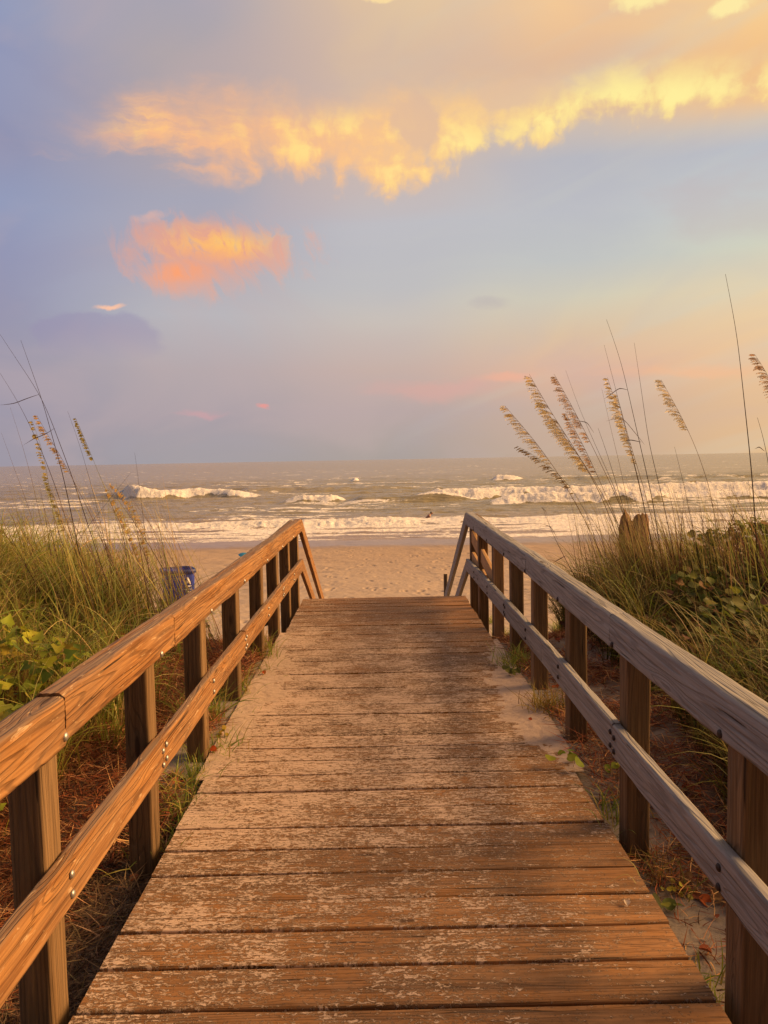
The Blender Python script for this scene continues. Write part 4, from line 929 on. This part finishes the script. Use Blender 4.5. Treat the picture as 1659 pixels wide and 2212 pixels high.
oat('broad golden plume left of the shore break', [(226,1062),(250,1110),(275,1160),(300,1215)], 6.2, MD, 0.0024, 0.45, (0.85,0.58,0.18), wind=1, hl=0.06, dense=0.7)
oat('second golden plume arching right of the first', [(238,1052),(272,1090),(296,1140),(318,1215)], 6.25, MD, 0.0024, 0.45, (0.82,0.56,0.18), wind=1, hl=0.06, dense=0.7)
# loose upright stems behind: fine grass stuff reaching over the sea
def tall_fine(n, u0, u1, v0, v1, depth, cols, wts, lean, lab):
    G = Geo()
    for i in range(n):
        u = rng.uniform(u0, u1); f = (u-u0)/(u1-u0); v = rng.uniform(v0, v1)
        dpt = depth+rng.normal(0, 0.4); p0 = atY(u, v, dpt); gz = G1(p0.x, dpt)
        Lh = p0.z-gz
        b0 = np.array([[p0.x - lean*Lh*rng.uniform(0.1, 0.6), dpt, gz]])
        L = math.hypot(Lh, p0.x-b0[0, 0]); le = math.atan2(abs(p0.x-b0[0, 0]), Lh)
        blades(G, b0, np.array([math.pi if lean < 0 else 0.0])+rng.normal(0, .3), np.array([L*1.03]), np.array([max(0, le-0.12)]), np.array([0.25]), np.array([rng.uniform(.008, .014)]), pal(1, cols, wts), 10)
    o = G.build('tall_grass', m_grass); tag(o, lab, 'grass', kind='stuff')
tall_fine(560, 1190, 1570, 1030, 1185, 6.7, [MD, DK, GN, (0.42, 0.34, 0.12)], [2, 4, 2, 3], -1, 'fine upright stems crowding between the right sea oats')
tall_fine(520, 1290, 1450, 1112, 1195, 7.7, [MD, GN, (0.3, 0.22, 0.09)], [3, 3, 2], -1, 'fine upright stems in front of the broken board')
tall_fine(120, 1500, 1680, 1040, 1190, 6.0, [MD, DK, GN], [2, 3, 2], -1, 'fine upright stems at the right edge above the leafy mound')
tall_fine(22, 320, 440, 1130, 1235, 6.9, [MD, DK, (0.4, 0.36, 0.1)], [2, 2, 3], 1, 'loose stems leaning right in front of the blue bin')
tall_fine(380, 0, 330, 1030, 1195, 6.4, [MD, DK, GN, (0.42, 0.34, 0.10)], [2, 4, 3, 3], -1, 'fine upright stems crowding between the left stalks')
# grass blades and leaves lying on the planks
def lying(name, label, cat, pts, wid, col, z=0.012):
    W_ = [gpt(u, v) for u, v in pts]; W_ = [Vector((w.x, w.y, (z if abs(w.x) < .95 else w.z+0.02) + (0.03 if 0 < i < len(W_)-1 else 0))) for i, w in enumerate(W_)]
    P_ = smooth(W_, 16); m = len(P_); ww = wid*np.sin(np.linspace(0.3, math.pi*0.98, m)); tg = np.gradient(P_, axis=0); sd_ = np.cross(tg, [0, 0, 1]); sd_ /= np.linalg.norm(sd_, axis=1, keepdims=True)
    G = Geo(); V = np.stack([P_-sd_*ww[:, None], P_+sd_*ww[:, None]], 1).reshape(-1, 3); i = np.arange(m-1)*2
    G.add(V, np.stack([i, i+1, i+3, i+2], -1), col=np.tile(np.array(col), (len(V), 1)))
    o = G.build(name, m_grass, loc=tuple(W_[0])); tag(o, label, cat); return o
lying('fallen_grass', 'upper of two pale blades arching over the lower right boards', 'grass blade', [(1330,1990),(1370,1992),(1415,2015),(1450,2055)], 0.0022, (0.40, 0.36, 0.12))
lying('fallen_grass', 'lower flatter pale blade reaching left across the lower right boards', 'grass blade', [(1310,2062),(1360,2040),(1415,2030),(1455,2060)], 0.002, (0.33, 0.28, 0.1))
lying('fallen_grass', 'short green blade on the right boards above the dead leaf', 'grass blade', [(1255,1860),(1280,1885),(1300,1905)], 0.003, (0.26, 0.28, 0.06))
lying('fallen_grass', 'curved straw coloured blade at the left edge of the sandy boards', 'grass blade', [(455,1710),(450,1740),(425,1770),(400,1785)], 0.002, (0.55, 0.4, 0.14))
lying('twig', 'dry straw twig on the right side of the mid boards', 'twig', [(1185,1748),(1215,1752),(1235,1745)], 0.003, (0.5, 0.3, 0.14))
lying('twig', 'pale splinter like twig across the right end of a mid board', 'twig', [(1215,1590),(1240,1585),(1262,1580)], 0.0025, (0.42, 0.26, 0.13))
def dead_leaf(label, u, v, s, col):
    p = gpt(u, v); p.z = max(p.z, 0.004)+0.010 if abs(p.x) < 0.96 else p.z+0.02
    G = Geo(); leaves(G, np.array([p]), np.array([s]), np.array([[0.2, -0.5, 1.0]]), np.array([col]), LEAF, 0.7)
    o = G.build('dead_leaf', m_leaf, loc=tuple(p)); tag(o, label, 'leaf', 'fallen leaves on the boardwalk')
dead_leaf('bright orange curled leaf on a lower right board beside the pale blades', 1421, 2047, 0.045, (0.75, 0.14, 0.02))
dead_leaf('small red leaf on sand near the fourth left post', 590, 1640, 0.032, (0.7, 0.13, 0.03)) if False else None
dead_leaf('small red leaf on the drifted sand, left side mid way', 574, 1504, 0.035, (0.62, 0.13, 0.04))
dead_leaf('dark red leaf at the left board ends below the yellow leaves', 470, 1664, 0.04, (0.5, 0.09, 0.02))
dead_leaf('tiny brown red leaf on the right boards high up', 1141, 1610, 0.025, (0.4, 0.1, 0.04))
dead_leaf('pale shell like leaf on a lower board right of centre', 1350, 2108, 0.022, (0.7, 0.6, 0.5))
# ------------------------------------------------------------------ things on the beach
def simple_mat(name, c1, c2, scale=30, rough=0.6, **k):
    m, t, b = material(name); setp(t, b, t.mix(t.noise(t.geo(), scale, 4, 0.6), c1, c2), rough, **k); return m
m_bin = simple_mat('blue_plastic', (0.006, 0.030, 0.34), (0.012, 0.045, 0.44), 6, 0.55)
m_rim = simple_mat('dark_blue_rim', (0.008, 0.02, 0.14), (0.015, 0.035, 0.2), 9, 0.5)
m_white = simple_mat('white_print', (0.62, 0.64, 0.68), (0.75, 0.76, 0.8), 20, 0.6)
m_black = simple_mat('black_plastic', (0.012, 0.012, 0.014), (0.03, 0.03, 0.03), 20, 0.5)
bp = atY(384, 1228, 14.4); gz = G1(bp.x, bp.y); Hb = bp.z-gz
bo = empty('bin', (bp.x, bp.y, gz)); tag(bo, 'dark blue plastic bin with a white emblem half hidden by the left dune grass', 'bin')
rot = R(28)
def sq(w, z, n=32, p=5.0):
    o = []
    for k in range(n):
        a = 2*math.pi*k/n; c_, s_ = math.cos(a), math.sin(a); rr = (abs(c_)**p+abs(s_)**p)**(-1/p)*w
        x, y = rr*c_, rr*s_; o.append((bp.x+x*math.cos(rot)-y*math.sin(rot), bp.y+x*math.sin(rot)+y*math.cos(rot), gz+z))
    return o
def rings(lv, cap=True):
    V = []; Q = []; n = 32
    for w, z in lv: V += sq(w, z)
    for i in range(len(lv)-1):
        for k in range(n): Q.append((i*n+k, i*n+(k+1) % n, (i+1)*n+(k+1) % n, (i+1)*n+k))
    return V, Q
G = Geo(); V, Q = rings([(0.215, 0.0), (0.24, 0.1), (0.275, Hb-0.08), (0.275, Hb-0.03), (0.262, Hb-0.03), (0.23, 0.15)]); G.add(V, Q); G.build('body', m_bin, bo)
G = Geo(); V, Q = rings([(0.277, Hb-0.075), (0.302, Hb-0.07), (0.305, Hb-0.03), (0.298, Hb-0.0), (0.270, Hb-0.002), (0.264, Hb-0.05)]); G.add(V, Q); G.build('rim', m_rim, bo)
G = Geo(); V, Q = rings([(0.262, Hb-0.62), (0.264, Hb-0.60), (0.266, Hb-0.58)]); G.add(V, Q); G.build('band', simple_mat('pale_band', (0.4, 0.42, 0.46), (0.5, 0.52, 0.55)), bo)
# emblem on the face turned to the right
fx, fy = math.cos(rot-math.pi/2*0), math.sin(rot)
def onface(a, z):       # a: sideways on the face whose normal points to the viewer's right
    nrm = Vector((math.sin(rot)*0+math.cos(rot), math.sin(rot), 0)); sdv = Vector((-nrm.y, nrm.x, 0))
    nrm2 = Vector((math.sin(rot), -math.cos(rot), 0)); sdv2 = Vector((math.cos(rot), math.sin(rot), 0))
    wz = np.interp(z, [0.1, Hb-0.08], [0.24, 0.275])+0.004
    return Vector((bp.x, bp.y, gz+z)) + nrm2*wz + sdv2*a
G = Geo(); zc = Hb-0.30
def poly(pts):
    V = [onface(a+0.115, zc+z) for a, z in pts]; V2 = [v+Vector((0.002, -0.003, 0)) for v in V]; n = len(V)
    c0 = sum(V2, Vector())/n; G.add(V+V2+[c0], [(i, (i+1) % n, n+(i+1) % n, n+i) for i in range(n)], [(n+i, n+(i+1) % n, 2*n) for i in range(n)])
poly([(0.0, 0.17), (0.035, 0.10), (0.055, 0.02), (0.02, 0.03), (-0.005, 0.06), (-0.03, 0.02), (-0.05, 0.03), (-0.03, 0.11)])
poly([(-0.06, 0.0), (0.06, 0.0), (0.045, -0.03), (-0.045, -0.03)])
for k, (a0, a1, z) in enumerate([(-0.07, -0.045, -0.06), (-0.038, -0.02, -0.06), (-0.012, 0.01, -0.06), (0.018, 0.03, -0.06), (0.038, 0.066, -0.06), (-0.055, 0.055, -0.105)]):
    poly([(a0, z), (a1, z), (a1, z-0.022), (a0, z-0.022)])
G.build('emblem', m_white, bo, smooth=False)
# stake with cord
m_stake = wood('old_stake_wood', (0.06, 0.045, 0.035), (0.14, 0.105, 0.08), line=0.3)
sp_ = gpt(962, 1292); sp_.y = 15.5; p = atY(962, 1289, 15.5); sz = G1(p.x, 15.5)
stk = empty('stake', (p.x, 15.5, sz)); tag(stk, 'short dark wooden stake with pale cord on the beach by the right stair rail', 'stake')
top = atY(963, 1240, 15.5).z
beam_obj('post', m_stake, stk, (p.x, 15.5, sz-0.1), (p.x+0.01, 15.5, top), 0.07, 0.06, side=(1, 0, 0), ds=0.03, r=0.012, wear=0.01, amp=0.004)
m_cord = simple_mat('pale_cord', (0.5, 0.45, 0.38), (0.65, 0.6, 0.5))
G = Geo(); a = np.linspace(0, 4*math.pi, 40); P_ = np.stack([p.x+0.045*np.cos(a), 15.5-0.045*np.abs(np.sin(a))-0.0, sz+0.03+0.16*(a/12.6)], -1); tube(G, P_, np.full(40, 0.006), np.zeros((40, 3)))
P_ = np.stack([p.x+0.04+0.03*np.sin(np.linspace(0, 2, 12)), np.full(12, 15.44), np.linspace(top-0.12, sz+0.02, 12)], -1); tube(G, P_, np.full(12, 0.006), np.zeros((12, 3)))
G.build('cord', m_cord, stk)
# blue beach umbrella bundle seen over the left rail
m_blue = simple_mat('blue_cloth', (0.01, 0.16, 0.34), (0.02, 0.24, 0.46), 8, 0.7)
p = atY(540, 1207, 19.0); gz = G1(p.x, 19.0)
ub = empty('beach_umbrella', (p.x, 19.0, gz)); tag(ub, 'small bright blue beach umbrella just above the left top rail', 'umbrella')
tz = atY(540, 1195, 19.0).z
V = [(p.x-0.05, 19.0, tz)]; n = 16
for i in range(1, 5):
    for k in range(n):
        a = 2*math.pi*k/n; rr = 0.24*i/4*(1-0.06*(k % 2)); V.append((p.x-0.05+math.cos(a)*rr, 19+math.sin(a)*rr, tz-0.12*(i/4)**2-0.10*math.cos(a)*i/4-0.02*(k % 2)))
Q = [(1+(i-1)*n+k, 1+(i-1)*n+(k+1) % n, 1+i*n+(k+1) % n, 1+i*n+k) for i in range(1, 4) for k in range(n)]; T = [(0, 1+(k+1) % n, 1+k) for k in range(n)]
G = Geo(); G.add(V, Q, T); G.build('canopy', m_blue, ub)
G = Geo(); P_ = np.array([(p.x-0.05, 19, tz+0.03), (p.x-0.03, 19, (tz+gz)/2), (p.x, 19, gz-0.1)]); tube(G, P_, np.full(3, 0.014), np.zeros((3, 3)), 8); G.build('pole', m_black, ub)
# bent dark metal bracket left of the far posts
p = atY(578, 1360, 7.4); gz = G1(p.x, 7.4)
hk = empty('metal_stand', (p.x, 7.4, gz)); tag(hk, 'small bent black metal stand seen between the far left posts', 'stand')
pl = [atY(u, v, 7.4) for u, v in ((559, 1395), (560, 1362), (566, 1352), (585, 1347), (600, 1344))]
pl[0].z = gz-0.05; G = Geo(); tube(G, smooth(pl, 20), np.full(20, 0.010), np.zeros((20, 3)), 8); G.build('frame', m_black, hk)
c = atY(579, 1343, 7.4); V = []; n = 10
for i in range(6):
    for k in range(n):
        a = 2*math.pi*k/n; ph = math.pi*i/5; V.append((c.x+0.035*math.sin(ph)*math.cos(a)+1e-5*i, 7.4+0.035*math.sin(ph)*math.sin(a), c.z+0.028*math.cos(ph)))
G = Geo(); G.add(V, [(i*n+k, i*n+(k+1) % n, (i+1)*n+(k+1) % n, (i+1)*n+k) for i in range(5) for k in range(n)]); G.build('knob', m_black, hk)
# broken board among the sea oats
m_brk = wood('broken_board_wood', (0.20, 0.10, 0.055), (0.42, 0.25, 0.14), line=0.4)
p = atY(1370, 1180, 8.4); gz = G1(p.x, 8.4)
bb = empty('broken_board', (p.x, 8.4, gz)); tag(bb, 'broken brown board with a jagged top standing among the right sea oats', 'board')
def jag(u0, u1, tops, vb=1260):
    n = len(tops); us = np.linspace(u0, u1, n); V = []
    for dyy in (0.0, 0.03):
        for u, v in zip(us, tops): q = atY(u, v, 8.4); V.append((q.x, 8.4+dyy, q.z))
        for u in us: q = atY(u, vb, 8.4); V.append((q.x, 8.4+dyy, gz-0.05))
    Q = []
    for i in range(n-1):
        Q += [(i, n+i, n+i+1, i+1), (2*n+i, 2*n+i+1, 3*n+i+1, 3*n+i), (i, i+1, 2*n+i+1, 2*n+i)]
    Q += [(0, 2*n, 3*n, n), (n-1, 2*n-1, 4*n-1, 3*n-1)]
    V = np.array(V); wp = np.stack([V[:, 2], V[:, 0]*1.0, V[:, 1]], -1)
    G = Geo(); G.add(V, Q, wp=wp, tint=np.ones(len(V))); G.build('plank', m_brk, bb, smooth=False)
jag(1338, 1402, [1144, 1118, 1112, 1100, 1108, 1112, 1124, 1126, 1116, 1112, 1110, 1114, 1108, 1112, 1110, 1124])
# ------------------------------------------------------------------ the bather
def skin_mat(name, c1, c2):
    m, t, b = material(name); setp(t, b, t.mix(t.noise(t.geo(), 9, 3), c1, c2), 0.45); b.inputs['Subsurface Weight'].default_value = 0.0; return m
m_skin = skin_mat('tanned_skin', (0.38, 0.19, 0.12), (0.45, 0.24, 0.15))
m_hair = simple_mat('dark_hair', (0.01, 0.007, 0.006), (0.025, 0.015, 0.012), 60, 0.6)
m_short = simple_mat('dark_shorts', (0.02, 0.02, 0.03), (0.04, 0.04, 0.05), 30, 0.8)
mp = atY(918, 1121, 61.0)
pe = empty('person', (mp.x, 61.0, mp.z-0.12)); pe.scale = (1.15, 1.15, 1.15); tag(pe, 'shirtless dark haired bather bending forward in the white surf', 'person')
def skinned(name, verts, edges, radii, mat, parent, root=0, lv=2):
    me = bpy.data.meshes.new(name); me.from_pydata(verts, edges, []); me.materials.append(mat)
    o = bpy.data.objects.new(name, me); C.objects.link(o); o.parent = parent
    md = o.modifiers.new('skin', 'SKIN'); md.use_smooth_shade = True
    sv = me.skin_vertices[0].data
    for i, r_ in enumerate(radii): sv[i].radius = (r_ if isinstance(r_, tuple) else (r_, r_)); sv[i].use_root = (i == root)
    ss_ = o.modifiers.new('sub', 'SUBSURF'); ss_.levels = lv; ss_.render_levels = lv
    return o
J = [(0, 0, 0, (.15, .12)), (.10, 0, .14, (.13, .11)), (.22, 0, .27, (.15, .12)), (.31, 0, .36, (.15, .11)), (.385, 0, .425, .062), (.44, 0, .47, .075), (.475, 0, .50, (.085, .105)), (.49, 0, .55, (.072, .085))]
verts = [j[:3] for j in J]; rad = [j[3] for j in J]; E_ = [(i, i+1) for i in range(len(J)-1)]
verts += [(.575, 0, .487)]; rad += [.014]; E_ += [(6, 8)]          # nose
for s in (1, -1):
    b0 = len(verts); verts += [(.30, s*.19, .33), (.37, s*.23, .10), (.50, s*.20, -.10), (.55, s*.19, -.17)]; rad += [.058, .042, .030, (.036, .018)]; E_ += [(3, b0), (b0, b0+1), (b0+1, b0+2), (b0+2, b0+3)]
    for k, (dy_, L_) in enumerate([(-.030, .070), (-.010, .080), (.010, .075), (.030, .060)]):
        q = len(verts); verts += [(.59, s*.19+dy_, -.20), (.59+L_*.5, s*.19+dy_*1.2, -.20-L_*.7)]; rad += [.009, .007]; E_ += [(b0+3, q), (q, q+1)]
    q = len(verts); verts += [(.54, s*.19-s*.05, -.19), (.575, s*.19-s*.06, -.22)]; rad += [.010, .008]; E_ += [(b0+3, q), (q, q+1)]
    h0 = len(verts); verts += [(.0, s*.10, -.08), (.10, s*.13, -.48), (.0, s*.13, -.88), (.10, s*.13, -.93)]; rad += [.095, .06, .042, .032]; E_ += [(0, h0), (h0, h0+1), (h0+1, h0+2), (h0+2, h0+3)]
skinned('body', verts, E_, rad, m_skin, pe)
skinned('hair', [(.455, 0, .60), (.42, 0, .545), (.41, 0, .49)], [(0, 1), (1, 2)], [(.075, .07), (.085, .07), (.06, .05)], m_hair, pe)
skinned('shorts', [(.04, 0, .04), (-.02, 0, -.10), (.03, .12, -.32), (.03, -.12, -.32)], [(0, 1), (1, 2), (1, 3)], [(.165, .14), (.17, .15), .105, .105], m_short, pe)
